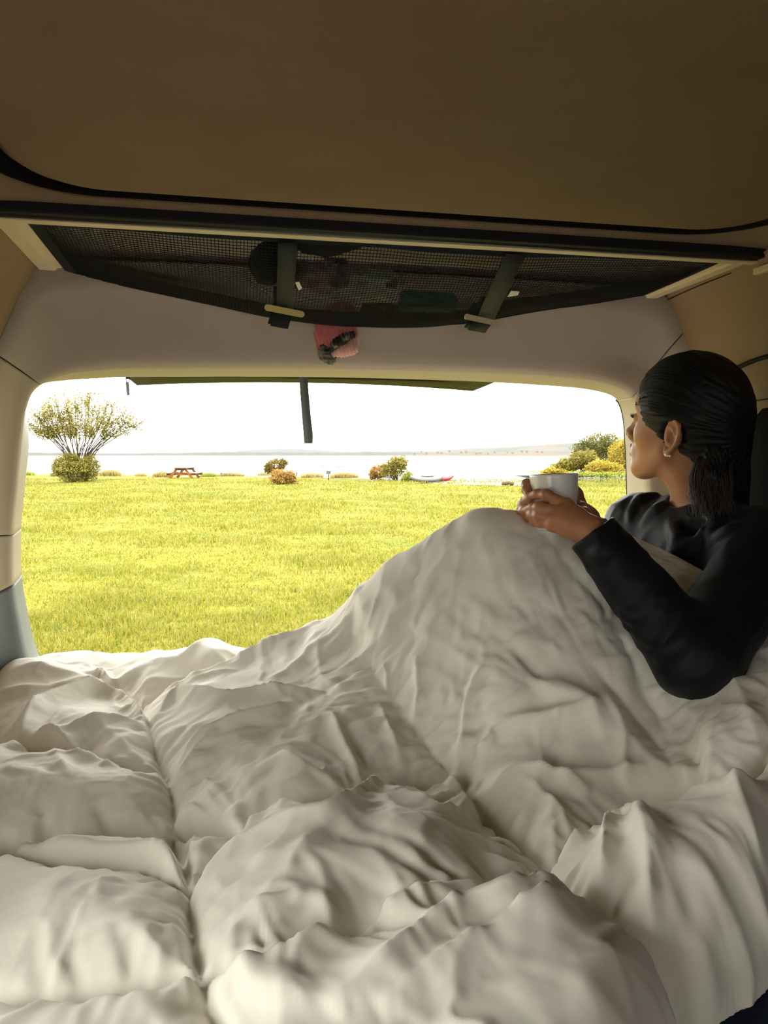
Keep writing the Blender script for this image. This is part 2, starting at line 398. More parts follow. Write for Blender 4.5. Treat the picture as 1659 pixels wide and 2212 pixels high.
# ================================================================== bed
BED = CZ - .54
M['mattress'] = mat('navy_mattress_cover', (.012, .022, .05), .8, .3, var=(.02, .035, .075), scale=40, bump=.5, bscale=500)
M['duvet'] = mat('white_cotton_duvet', (.80, .765, .66), .85, .15, var=(.77, .735, .63), scale=6, bump=.12, bscale=60, sheen=.15)
_nt = M['duvet'].node_tree; _b = _nt.nodes['Principled BSDF']; _old = _b.inputs['Normal'].links[0].from_node
_n = _nt.nodes.new('ShaderNodeTexNoise'); _n.inputs['Scale'].default_value = 16; _n.inputs['Detail'].default_value = 2.5; _n.inputs['Distortion'].default_value = .4; _n.inputs['Roughness'].default_value = .55
_nt.links.new([q for q in _nt.nodes if q.type == 'MAPPING'][0].outputs[0], _n.inputs['Vector'])
_bp = _nt.nodes.new('ShaderNodeBump'); _bp.inputs['Strength'].default_value = .32; _bp.inputs['Distance'].default_value = .008
_nt.links.new(_n.outputs[0], _bp.inputs['Height']); _nt.links.new(_bp.outputs[0], _old.inputs['Normal'])
bed = empty('bed_platform', (.29, .7, CZ - .95))
tag(bed, 'bed platform with a navy blue mattress under the white duvet', 'bed')
part(MB().box((.285, .45, CZ - .80), (1.49, 2.3, .26)), 'platform', M['greyplastic'], bed, bevel=.01)
part(MB().box((.285, .45, BED - .065), (1.49, 2.3, .125)), 'mattress', M['mattress'], bed, bevel=.03)

# ---- base surface of the duvet: thin plate spline through control points (pixel, height above the mattress)
ctl = []
def cz(px, py, h): ctl.append(at_z(px, py, BED + h))
def cd(px, py, D): ctl.append(at_d(px, py, D))
def cy(px, py, Y): ctl.append(at_y(px, py, Y))
# crest of the raised knees
for q in ((690, 1372, 1.44), (755, 1308, 1.41), (850, 1230, 1.375), (950, 1175, 1.34), (1040, 1131, 1.315), (1110, 1121, 1.30), (1170, 1133, 1.285), (1240, 1180, 1.265), (1300, 1245, 1.24), (1345, 1325, 1.215), (1400, 1405, 1.185), (1475, 1470, 1.15)): cd(*q)
for q in ((690, 1362, 1.44), (755, 1302, 1.41), (850, 1230, 1.375), (950, 1175, 1.34), (1040, 1131, 1.315), (1110, 1121, 1.30), (1200, 1150, 1.285)):
    p = at_d(*q); ctl.append(p + FH * .13 - np.array([0, 0, .05 + .25 * max(0, p[2] - BED - .2)])); ctl.append(p + FH * .26 - np.array([0, 0, .45 * (p[2] - BED)]))
# far edge on the sill
for q in ((20, 1460, 1.50), (70, 1442, 1.56), (200, 1436, 1.57), (320, 1440, 1.56), (450, 1420, 1.52), (560, 1410, 1.49), (640, 1388, 1.47)): cy(*q)
# near face of the knees
for q in ((1100, 1250, 1.235), (1000, 1280, 1.265), (900, 1330, 1.29), (1100, 1400, 1.165), (1000, 1430, 1.185), (900, 1480, 1.19), (1200, 1300, 1.205), (1250, 1400, 1.15), (1200, 1500, 1.105), (1080, 1530, 1.10), (1000, 1560, 1.11), (1350, 1500, 1.105), (1300, 1580, 1.06), (1430, 1590, 1.06), (820, 1400, 1.27), (1150, 1600, 1.06), (760, 1430, 1.29)): cd(*q)
# flat of the bed
for q in ((980, 1672, .085), (1100, 1685, .085), (1250, 1700, .08), (1400, 1715, .085), (850, 1600, .10), (700, 1450, .145), (600, 1450, .13), (500, 1450, .12), (400, 1480, .10), (0, 1530, .075), (0, 1620, .085), (0, 1720, .095), (0, 1900, .09), (0, 2100, .095), (0, 2212, .10), (200, 1500, .085), (200, 1620, .09), (200, 1800, .075), (200, 1950, .10), (200, 2210, .10), (450, 1600, .10), (600, 1550, .10), (600, 1700, .105), (420, 1780, .065), (600, 1860, .11), (800, 1750, .10), (700, 1950, .11), (600, 2150, .11), (900, 1850, .11), (1000, 2050, .10), (1150, 1850, .075), (1300, 1880, .105), (1300, 2130, .105), (1500, 1800, .125), (1600, 1710, .14), (1640, 1590, .18), (1560, 1560, .165), (1620, 1480, .19), (1700, 1440, .21), (1720, 1600, .18), (1600, 1950, .09), (1700, 1800, .13), (1500, 2150, .07), (1659, 2040, .05), (900, 2300, .09), (300, 2350, .08)): cz(*q)
for q in ((-.5, .2, .09), (0, .2, .08), (.4, .2, .08), (-.5, .6, .09), (-.5, 1.1, .08), (-.48, 1.55, .07), (1.1, .5, .05), (1.1, .9, .13), (1.08, 1.15, .2), (1.1, 1.45, .15), (.7, 1.6, .15), (.9, 1.3, .2), (.3, 1.66, .13), (0, 1.68, .08)): ctl.append(np.array([q[0], q[1], BED + q[2]]))
ctl = np.array(ctl)
def tps(P, z, lam=2e-4):
    n = len(P); d = np.linalg.norm(P[:, None] - P[None], axis=-1)
    K = np.where(d > 0, d ** 2 * np.log(d + 1e-12), 0) + lam * np.eye(n)
    A = np.zeros((n + 3, n + 3)); A[:n, :n] = K; A[:n, n] = 1; A[:n, n + 1:] = P; A[n, :n] = 1; A[n + 1:, :n] = P.T
    w = np.linalg.solve(A, np.r_[z, 0, 0, 0])
    def f(x, y):
        sh_ = x.shape; x = x.ravel(); y = y.ravel(); r = w[n] + w[n + 1] * x + w[n + 2] * y
        for i in range(n):
            d2 = (x - P[i, 0]) ** 2 + (y - P[i, 1]) ** 2; r = r + w[i] * .5 * d2 * np.log(d2 + 1e-12)
        return r.reshape(sh_)
    return f
fz = tps(ctl[:, :2], ctl[:, 2])
DX0, DX1, DY0, DY1, DS = -.50, 1.10, .16, 1.66, .0036
gx = np.arange(DX0, DX1, DS); gy = np.arange(DY0, DY1, DS); NX, NY = len(gx), len(gy)
# coarse evaluation then bicubic-ish (linear on a 9 mm grid, smoothed)
cx_ = np.linspace(DX0, DX1, 178); cy_ = np.linspace(DY0, DY1, 168)
CZg = fz(*np.meshgrid(cx_, cy_, indexing='ij'))
def lerp_grid(G, x, y):
    u_ = np.clip((x - cx_[0]) / (cx_[1] - cx_[0]), 0, len(cx_) - 1.001); v_ = np.clip((y - cy_[0]) / (cy_[1] - cy_[0]), 0, len(cy_) - 1.001)
    i = u_.astype(int); j = v_.astype(int); a = u_ - i; b = v_ - j
    return G[i, j] * (1 - a) * (1 - b) + G[i + 1, j] * a * (1 - b) + G[i, j + 1] * (1 - a) * b + G[i + 1, j + 1] * a * b
GX, GY = np.meshgrid(gx, gy, indexing='ij')
BZ = np.maximum(lerp_grid(CZg, GX, GY), BED + .02)
for _ in range(3):                               # iron out the facets of the coarse grid
    P_ = np.pad(BZ, 1, mode='edge'); BZ = (P_[:-2, 1:-1] + P_[2:, 1:-1] + P_[1:-1, :-2] + P_[1:-1, 2:] + 2 * BZ) / 6
def hit(px, py):
    d = ray(px, py); t = np.linspace(.3, 2.2, 1500); P = CAM + d[None] * t[:, None]
    z = lerp_grid(CZg, P[:, 0], P[:, 1]); k = np.argmax(P[:, 2] < z)
    if not (P[k, 2] < z[k]): k = len(t) - 1
    return P[k]
BASE = np.stack([GX, GY, BZ], -1).reshape(-1, 3)
def poly_dist(pts, reach):
    """distance of every duvet vertex to a polyline, arc position 0..1, side (+ left) ; only within reach"""
    pts = np.asarray(pts); best = np.full(len(BASE), 9.0); arc = np.zeros(len(BASE)); side = np.zeros(len(BASE))
    seg = np.linalg.norm(np.diff(pts, axis=0), axis=1); cum = np.r_[0, np.cumsum(seg)]
    lo, hi = pts.min(0) - reach, pts.max(0) + reach
    idx = np.where((BASE[:, 0] > lo[0]) & (BASE[:, 0] < hi[0]) & (BASE[:, 1] > lo[1]) & (BASE[:, 1] < hi[1]))[0]
    Q = BASE[idx]; b_ = np.full(len(idx), 9.0); a_ = np.zeros(len(idx)); s_ = np.zeros(len(idx))
    for i in range(len(seg)):
        ab = pts[i + 1] - pts[i]; ap = Q - pts[i]; t = np.clip((ap @ ab) / max(ab @ ab, 1e-12), 0, 1)
        d = np.linalg.norm(ap - t[:, None] * ab, axis=1); m_ = d < b_
        b_[m_] = d[m_]; a_[m_] = (cum[i] + t[m_] * seg[i]); s_[m_] = np.sign(ab[0] * ap[m_, 1] - ab[1] * ap[m_, 0])
    best[idx] = b_; arc[idx] = a_; side[idx] = s_
    return best, arc, side, cum[-1], idx
def px_path(pl, n=6): return catmull(np.array([hit(*q) for q in pl]), n)
disp = np.zeros(len(BASE)); dmin = np.full(len(BASE), .30); puck = np.zeros(len(BASE))
SEAMS = [   # (pixels, pucker)
    ([(240, 1478), (300, 1512), (330, 1590), (358, 1660), (372, 1720), (372, 1790), (395, 1850), (408, 1930), (420, 2010), (430, 2075), (445, 2140), (475, 2225)], .5),
    ([(-40, 1612), (60, 1612), (150, 1625), (260, 1650), (358, 1655)], .15),
    ([(-40, 1812), (80, 1808), (200, 1800), (330, 1796), (372, 1780)], .5),
    ([(-40, 1800), (60, 1830), (180, 1848), (300, 1862), (395, 1890)], .3),
    ([(-40, 2122), (100, 2110), (250, 2092), (340, 2088), (428, 2075)], .8),
    ([(428, 2076), (520, 2062), (600, 2048), (700, 2005), (840, 1945), (1000, 1896), (1110, 1872), (1185, 1838)], .9),
    ([(404, 1890), (450, 1850), (520, 1790), (600, 1735), (700, 1712), (790, 1690), (880, 1682), (960, 1672)], .3),
    ([(752, 1298), (758, 1380), (800, 1445), (850, 1510), (900, 1580), (940, 1625), (980, 1668)], 1.0, .6),
    ([(980, 1668), (1040, 1722), (1100, 1770), (1150, 1810), (1186, 1840)], .8),
    ([(1186, 1840), (1165, 1885), (1230, 1922), (1310, 1962), (1380, 2005), (1440, 2060), (1495, 2125), (1550, 2230)], .9),
    ([(1186, 1840), (1250, 1800), (1320, 1752), (1400, 1720), (1480, 1700), (1530, 1692)], .5),
    ([(1150, 1128), (1220, 1205), (1290, 1290), (1325, 1345), (1370, 1440), (1420, 1530), (1480, 1620), (1530, 1690)], .9, .6),
    ([(1312, 1308), (1240, 1320), (1170, 1345), (1110, 1385), (1060, 1430), (1020, 1490), (1000, 1560), (985, 1640)], .8, .25),
    ([(1530, 1690), (1590, 1660), (1640, 1610), (1700, 1560)], .4),
    ([(372, 1770), (440, 1790), (520, 1792)], .3),
    ([(690, 1360), (610, 1395), (500, 1425), (400, 1455), (300, 1510)], .2),
    ([(1485, 1470), (1440, 1500), (1390, 1500)], .5, .4),
]
for pl_, pk, *wt in SEAMS:
    pts = px_path(pl_); d, a, s, L, idx = poly_dist(pts, .30)
    dmin = np.minimum(dmin, d + (1 - (wt[0] if wt else 1)) * .07)
    w = d[idx]; ph = a[idx]
    k_ = RNG.uniform(0, 99)
    wob = vnoise(ph * 60 + .8 * w * 40 * np.sign(s[idx]), k_ + s[idx] * 7.3, 0) + .6 * vnoise(ph * 110, k_ + 31 + s[idx] * 3, 0)
    puck[idx] += pk * .0080 * wob * np.exp(-(w / .06)) * (1 - np.exp(-w / .006))
disp += .052 * (1 - np.exp(-dmin / .055)) - .026 + puck
disp -= .012 * np.exp(-(dmin / .007) ** 2)
RIDGES = [  # (pixels, height m, width m, sharp side: 0 symmetric, +1/-1 steeper on that side)
    # far left folds
    ([(0, 1490), (60, 1462), (140, 1475), (250, 1470), (330, 1448)], .014, .030, 0),
    ([(0, 1520), (90, 1512), (170, 1490), (240, 1480)], .012, .02, 0),
    ([(20, 1625), (70, 1580), (130, 1538), (190, 1500), (240, 1495), (275, 1505), (300, 1545), (330, 1600)], .030, .022, 0),
    ([(205, 1475), (218, 1462), (235, 1480)], .020, .016, 0),
    ([(130, 1605), (200, 1588), (260, 1578), (310, 1576)], .016, .018, 0),
    ([(0, 1618), (60, 1612), (105, 1602), (135, 1612), (165, 1638), (225, 1645), (255, 1655), (330, 1648)], .022, .022, 0),
    ([(105, 1602), (125, 1660), (140, 1720)], .008, .014, 0),
    ([(0, 1800), (30, 1796), (70, 1822)], .012, .02, 0),
    ([(0, 1832), (60, 1828), (160, 1830), (250, 1845), (330, 1852), (400, 1888)], .022, .028, 0),
    ([(300, 1850), (350, 1868), (405, 1905)], .010, .014, 0),
    ([(330, 1800), (390, 1760), (415, 1758), (460, 1775)], .022, .016, 0),
    ([(415, 1758), (418, 1800), (412, 1850)], .010, .010, 0),
    ([(440, 1720), (480, 1760), (520, 1790)], .014, .013, 0),
    ([(400, 1700), (450, 1705), (490, 1735), (515, 1770)], .010, .012, 0),
    # centre left
    ([(300, 1512), (380, 1480), (470, 1460), (560, 1430), (640, 1400), (700, 1365)], .018, .026, 0),
    ([(250, 1475), (330, 1445), (430, 1420), (540, 1390), (640, 1365)], .014, .022, 0),
    ([(330, 1560), (380, 1518), (430, 1532), (490, 1545), (560, 1542), (640, 1540), (715, 1522)], .022, .022, 0),
    ([(380, 1660), (420, 1618), (480, 1602), (550, 1592), (605, 1580), (612, 1560)], .020, .020, 0),
    ([(375, 1690), (420, 1640), (470, 1610)], .010, .014, 0),
    ([(350, 1500), (450, 1478), (520, 1470)], .008, .010, 0),
    ([(590, 1660), (680, 1680), (760, 1700), (810, 1695)], .012, .024, 0),
    ([(720, 1580), (728, 1610), (760, 1660), (800, 1695)], .014, .012, 0),
    ([(812, 1520), (830, 1545), (845, 1600), (870, 1660)], .012, .014, 0),
    ([(700, 1390), (650, 1460), (580, 1500)], .010, .02, 0),
    # big centre cushion
    ([(405, 1900), (450, 1860), (520, 1800), (560, 1775), (660, 1735)], .016, .020, 0),
    ([(480, 1840), (580, 1820), (690, 1808), (740, 1780), (770, 1735), (820, 1705), (900, 1690), (950, 1680)], .020, .017, 0),
    ([(650, 1818), (590, 1860), (540, 1880)], .007, .010, 0),
    ([(720, 1815), (640, 1880), (620, 1920)], .006, .009, 0),
    ([(930, 1690), (960, 1672), (1000, 1695), (1050, 1725)], .020, .018, 0),
    ([(820, 1705), (870, 1740), (910, 1760), (950, 1780), (980, 1750)], .012, .018, 0),
    ([(1010, 1690), (1000, 1740), (960, 1790)], .010, .016, 0),
    ([(510, 1990), (600, 1960), (680, 1960), (730, 1985)], .010, .020, 0),
    ([(440, 2068), (540, 2045), (640, 2040), (700, 2015)], .008, .010, 0),
    ([(740, 2010), (840, 1955), (950, 1915), (1080, 1880), (1160, 1855)], .030, .020, 0),
    ([(450, 2130), (560, 2085), (660, 2040), (760, 1985)], .020, .020, 0),
    ([(700, 2212), (860, 2100), (980, 2020), (1100, 1990), (1190, 1960), (1280, 1930)], .024, .022, 0),
    ([(800, 2215), (960, 2140), (1100, 2070), (1200, 2010), (1290, 1960)], .016, .018, 0),
    ([(760, 2010), (770, 1990), (840, 1990), (860, 1980)], -.016, .022, 0),
    ([(1180, 2005), (1160, 2040), (1110, 2050)], .010, .012, 0),
    # right foreground
    ([(1180, 1870), (1270, 1820), (1350, 1770), (1400, 1790), (1420, 1840), (1410, 1920)], .016, .017, 0),
    ([(1340, 1790), (1320, 1850), (1295, 1930)], .018, .012, 0),
    ([(1395, 1790), (1400, 1860), (1395, 1960), (1410, 2000)], .018, .013, 0),
    ([(1450, 1720), (1550, 1700), (1620, 1720), (1660, 1740)], .020, .03, 0),
    ([(1600, 1700), (1610, 1760), (1630, 1850)], .012, .016, 0),
    ([(1490, 2090), (1540, 2030), (1600, 1960), (1660, 1890)], .010, .016, 0),
    ([(1520, 2140), (1580, 2080), (1650, 2000)], .012, .018, 0),
    ([(1040, 1720), (1110, 1680), (1180, 1690), (1280, 1715)], .016, .018, 0),
    ([(1115, 1690), (1200, 1750), (1240, 1800)], .008, .012, 0),
    # raised knees
    ([(980, 1660), (1010, 1570), (1030, 1490), (1060, 1430)], .018, .013, 0),
    ([(990, 1665), (1050, 1620), (1066, 1590), (1120, 1570), (1240, 1545), (1290, 1520)], .016, .013, 0),
    ([(1066, 1590), (1062, 1610), (1030, 1630)], .008, .008, 0),
    ([(1030, 1560), (1100, 1530), (1180, 1490), (1260, 1520), (1300, 1600)], .012, .016, 0),
    ([(1180, 1490), (1130, 1440), (1110, 1400)], -.010, .018, 0),
    ([(1100, 1410), (1160, 1490), (1260, 1525)], .010, .012, 0),
    ([(905, 1420), (905, 1500), (890, 1570)], .010, .009, 0),
    ([(830, 1430), (836, 1480), (845, 1500)], .007, .006, 0),
    ([(1200, 1385), (1192, 1405), (1212, 1428)], .005, .007, 0),
    ([(1060, 1395), (1050, 1420), (1075, 1440)], .005, .007, 0),
    ([(1250, 1420), (1330, 1500), (1420, 1600), (1460, 1680)], -.012, .022, 0),
    ([(1310, 1510), (1340, 1600), (1355, 1700)], .008, .010, 0),
    ([(1380, 1420), (1440, 1440), (1490, 1475)], .012, .014, 0),
    ([(1400, 1500), (1450, 1480), (1490, 1472)], .012, .010, 0),
    ([(1350, 1390), (1420, 1420)], .008, .010, 0),
    ([(1480, 1480), (1560, 1450), (1640, 1410)], .020, .024, 0),
    ([(1560, 1470), (1610, 1520), (1640, 1600)], .010, .014, 0),
    ([(1200, 1700), (1280, 1680), (1400, 1660)], .010, .012, 0),
]
for pl_, hgt, wd, _s in RIDGES:
    pts = px_path(pl_, 5); d, a, s, L, idx = poly_dist(pts, wd * 5)
    t = np.clip(a[idx] / max(L, 1e-6), 0, 1); fade = np.clip(np.minimum(t, 1 - t) * 5, 0, 1) ** .7
    q = d[idx] / wd
    disp[idx] += hgt * fade * (.45 * np.exp(-q ** 2) + .65 * np.exp(-1.9 * q))
# crumple: ridged, domain-warped noise, finer on the knees where the cotton is stretched
bx, by, bz = BASE.T
wx = bx + .05 * fbm(bx * 5, by * 5, 3); wy = by + .05 * fbm(bx * 5 + 40, by * 5, 9)
def ridged(x, y, z): return 1 - np.abs(fbm(x, y, z, 3))
disp += .010 * fbm(bx * 7 + 3, by * 7, bz * 7, 3)
sharp = lambda x, y, z: np.clip(ridged(x, y, z), 0, 1) ** 2.2
rx_, ry_ = wx * .8 + wy * .6, -wx * .6 + wy * .8
msk = np.clip(.5 + 1.2 * vnoise(bx * 3.1 + 7, by * 3.1, 0), 0, 1); msk2 = np.clip(.5 + 1.2 * vnoise(bx * 4.3 + 57, by * 4.3, 0), 0, 1)
disp += .0070 * (sharp(wx * 8, wy * 4.5, bz * 8) - .35) + .0032 * msk * (sharp(rx_ * 9, ry_ * 24, bz * 14) - .35) + .0018 * msk2 * (sharp(wx * 28, wy * 13 + 20, bz * 20) - .35)
knee = np.clip((bz - BED - .16) / .15, 0, 1)
ca, sa = math.cos(R_(35)), math.sin(R_(35)); ux = wx * ca + (bz) * sa; uz = -wx * sa + bz * ca
disp += knee * .0024 * (sharp(ux * 9, uz * 38, wy * 8) - .35) - .0 * knee
kd = knee * .6; disp *= (1 - .25 * knee)
# displace along the base normal
Nrm = np.stack([-np.gradient(BZ, DS, axis=0), -np.gradient(BZ, DS, axis=1), np.ones_like(BZ)], -1).reshape(-1, 3)
Nrm /= np.linalg.norm(Nrm, axis=1)[:, None]
DV = BASE + Nrm * disp[:, None]
DV[:, 2] = np.maximum(DV[:, 2], BED + .012)
# roll the hems down: far sill edge, left wall, near right edge
ed = np.array([hit(*q) for q in ((1372, 2300), (1410, 2212), (1484, 2103), (1556, 2017), (1674, 1886))])[:, :2]
nx_, ny_ = ed[-1] - ed[0]; nn = np.array([ny_, -nx_]) / math.hypot(nx_, ny_)
ee = np.interp(bx * nx_ + by * ny_, ed @ np.array([nx_, ny_]), ed @ nn)
out_r = ee - (bx * nn[0] + by * nn[1])                 # positive inside
if np.median(out_r) < 0: out_r = -out_r
mv = np.clip(-out_r, 0, .3); sg_ = 1.0 if np.median(ee - (bx * nn[0] + by * nn[1])) > 0 else -1.0
DV[:, 0] -= mv * nn[0] * sg_; DV[:, 1] -= mv * nn[1] * sg_          # tuck what lies past the near right hem back onto it
ins = np.minimum(np.minimum(np.minimum(out_r, by - DY0), np.minimum(DY1 - by, bx + .462)), 1.034 - bx)
roll = np.clip(1 - ins / .05, 0, 1)
DV[:, 2] -= (DV[:, 2] - BED - .012) * (1 - np.sqrt(np.maximum(0, 1 - roll ** 2)))
keep = ((out_r > -.008) & (bx > -.464) & (bx < 1.036)).reshape(NX, NY); 
F = grid_faces(NX, NY); kf = keep.ravel()[F].all(1); F = F[kf]
used = np.unique(F); rm = np.full(len(DV), -1); rm[used] = np.arange(len(used)); DVk = DV[used]; F = rm[F]
duv = obj('duvet', DVk, F.astype(np.int32), M['duvet'], smooth=True)
tag(duv, 'thick quilted white duvet rumpled over the bed and tented over raised knees', 'duvet')

# ================================================================== outdoors
def gmat():
    m = mat('lawn', (.2, .2, .03), .95, .05); nt = m.node_tree; L = nt.links; b = nt.nodes['Principled BSDF']
    tc = nt.nodes.new('ShaderNodeTexCoord')
    def nz(scale, det, sx=1):
        mp = nt.nodes.new('ShaderNodeMapping'); mp.inputs['Scale'].default_value = (sx, 1, 1); L.new(tc.outputs['Object'], mp.inputs[0])
        n = nt.nodes.new('ShaderNodeTexNoise'); n.inputs['Scale'].default_value = scale; n.inputs['Detail'].default_value = det; L.new(mp.outputs[0], n.inputs['Vector']); return n.outputs[0]
    def ramp(inp, stops):
        r = nt.nodes.new('ShaderNodeValToRGB'); e = r.color_ramp.elements
        e[0].position, e[0].color = stops[0][0], (*stops[0][1], 1); e[1].position, e[1].color = stops[-1][0], (*stops[-1][1], 1)
        for p, c in stops[1:-1]: q = e.new(p); q.color = (*c, 1)
        L.new(inp, r.inputs[0]); return r.outputs[0]
    a = ramp(nz(.35, 6), [(.3, G1), (.5, G2), (.7, G3)])
    c = ramp(nz(5, 6, .35), [(.32, (.72, .82, .50)), (.5, (1, 1, 1)), (.68, (1.2, 1.12, 1.1))])
    mx = nt.nodes.new('ShaderNodeMix'); mx.data_type = 'RGBA'; mx.blend_type = 'MULTIPLY'; mx.inputs[0].default_value = 1
    L.new(a, mx.inputs[6]); L.new(c, mx.inputs[7]); L.new(mx.outputs[2], b.inputs['Base Color'])
    bp = nt.nodes.new('ShaderNodeBump'); bp.inputs['Strength'].default_value = .6; bp.inputs['Distance'].default_value = .06
    L.new(nz(9, 5, .5), bp.inputs['Height']); L.new(bp.outputs[0], b.inputs['Normal'])
    return m
G1, G2, G3 = (.045, .056, .005), (.078, .074, .008), (.095, .078, .014)
M['lawn'] = gmat()
WATER_Z = -1.5
# lawn: a fan of rows running out to the shore
shore = [(-700, 1026), (-200, 1026), (40, 1025), (200, 1024), (350, 1028), (500, 1028), (620, 1030), (800, 1034), (890, 1041), (960, 1046), (1060, 1048), (1130, 1049), (1250, 1051), (1350, 1052), (1700, 1053), (2300, 1056)]
sx_ = np.array([s[0] for s in shore]); sy_ = np.array([s[1] for s in shore])
cols = np.linspace(-2600, 4200, 200); V = []
def shore_d(px): return on_ground(px, np.interp(px, sx_, sy_)).dot(FH)
def lawn_z(p): return .05 * vnoise(p[0] * .35, p[1] * .35) + .03 * vnoise(p[0] * 1.3, p[1] * 1.3)
NR = 90
for px in cols:
    d1 = shore_d(px); lat = (px - 829.5) / FPX
    for k in range(NR):
        t = k / (NR - 5)
        if t <= 1: D = 1.9 + (d1 - 1.9) * t ** 1.7; zz = 0
        else: D = d1 + (k - NR + 5) * .5; zz = -.45 * (k - NR + 5)
        p = CAM + FH * D + _rt * (lat * D); p[2] = zz
        if t <= 1: p[2] = lawn_z(p) * min(1, (1 - t) * 6)
        V.append(p)
lawn = obj('lawn_ground', np.array(V), grid_faces(len(cols), NR)[:, ::-1], M['lawn'], smooth=True)
struct(lawn)
wm = mat('lake_water', (.02, .025, .02), .05, .5, bump=.02, bscale=1.2, aniso=(.3, 1, 1))
c0 = CAM + FH * 700; lake = MB()
lake.add([c0 + _rt * -2500 - FH * 680 + np.array([0, 0, WATER_Z - CZ]), c0 + _rt * 2500 - FH * 680 + np.array([0, 0, WATER_Z - CZ]), c0 + _rt * 2500 + FH * 900 + np.array([0, 0, WATER_Z - CZ]), c0 - _rt * 2500 + FH * 900 + np.array([0, 0, WATER_Z - CZ])], [(0, 1, 2, 3)])
struct(lake.build('lake', wm))
# earth under everything near the van
struct(MB().box((0, 0, -.35), (60, 8, .5)).build('soil_ground', mat('bare_earth', (.12, .09, .05), .95, .05)))

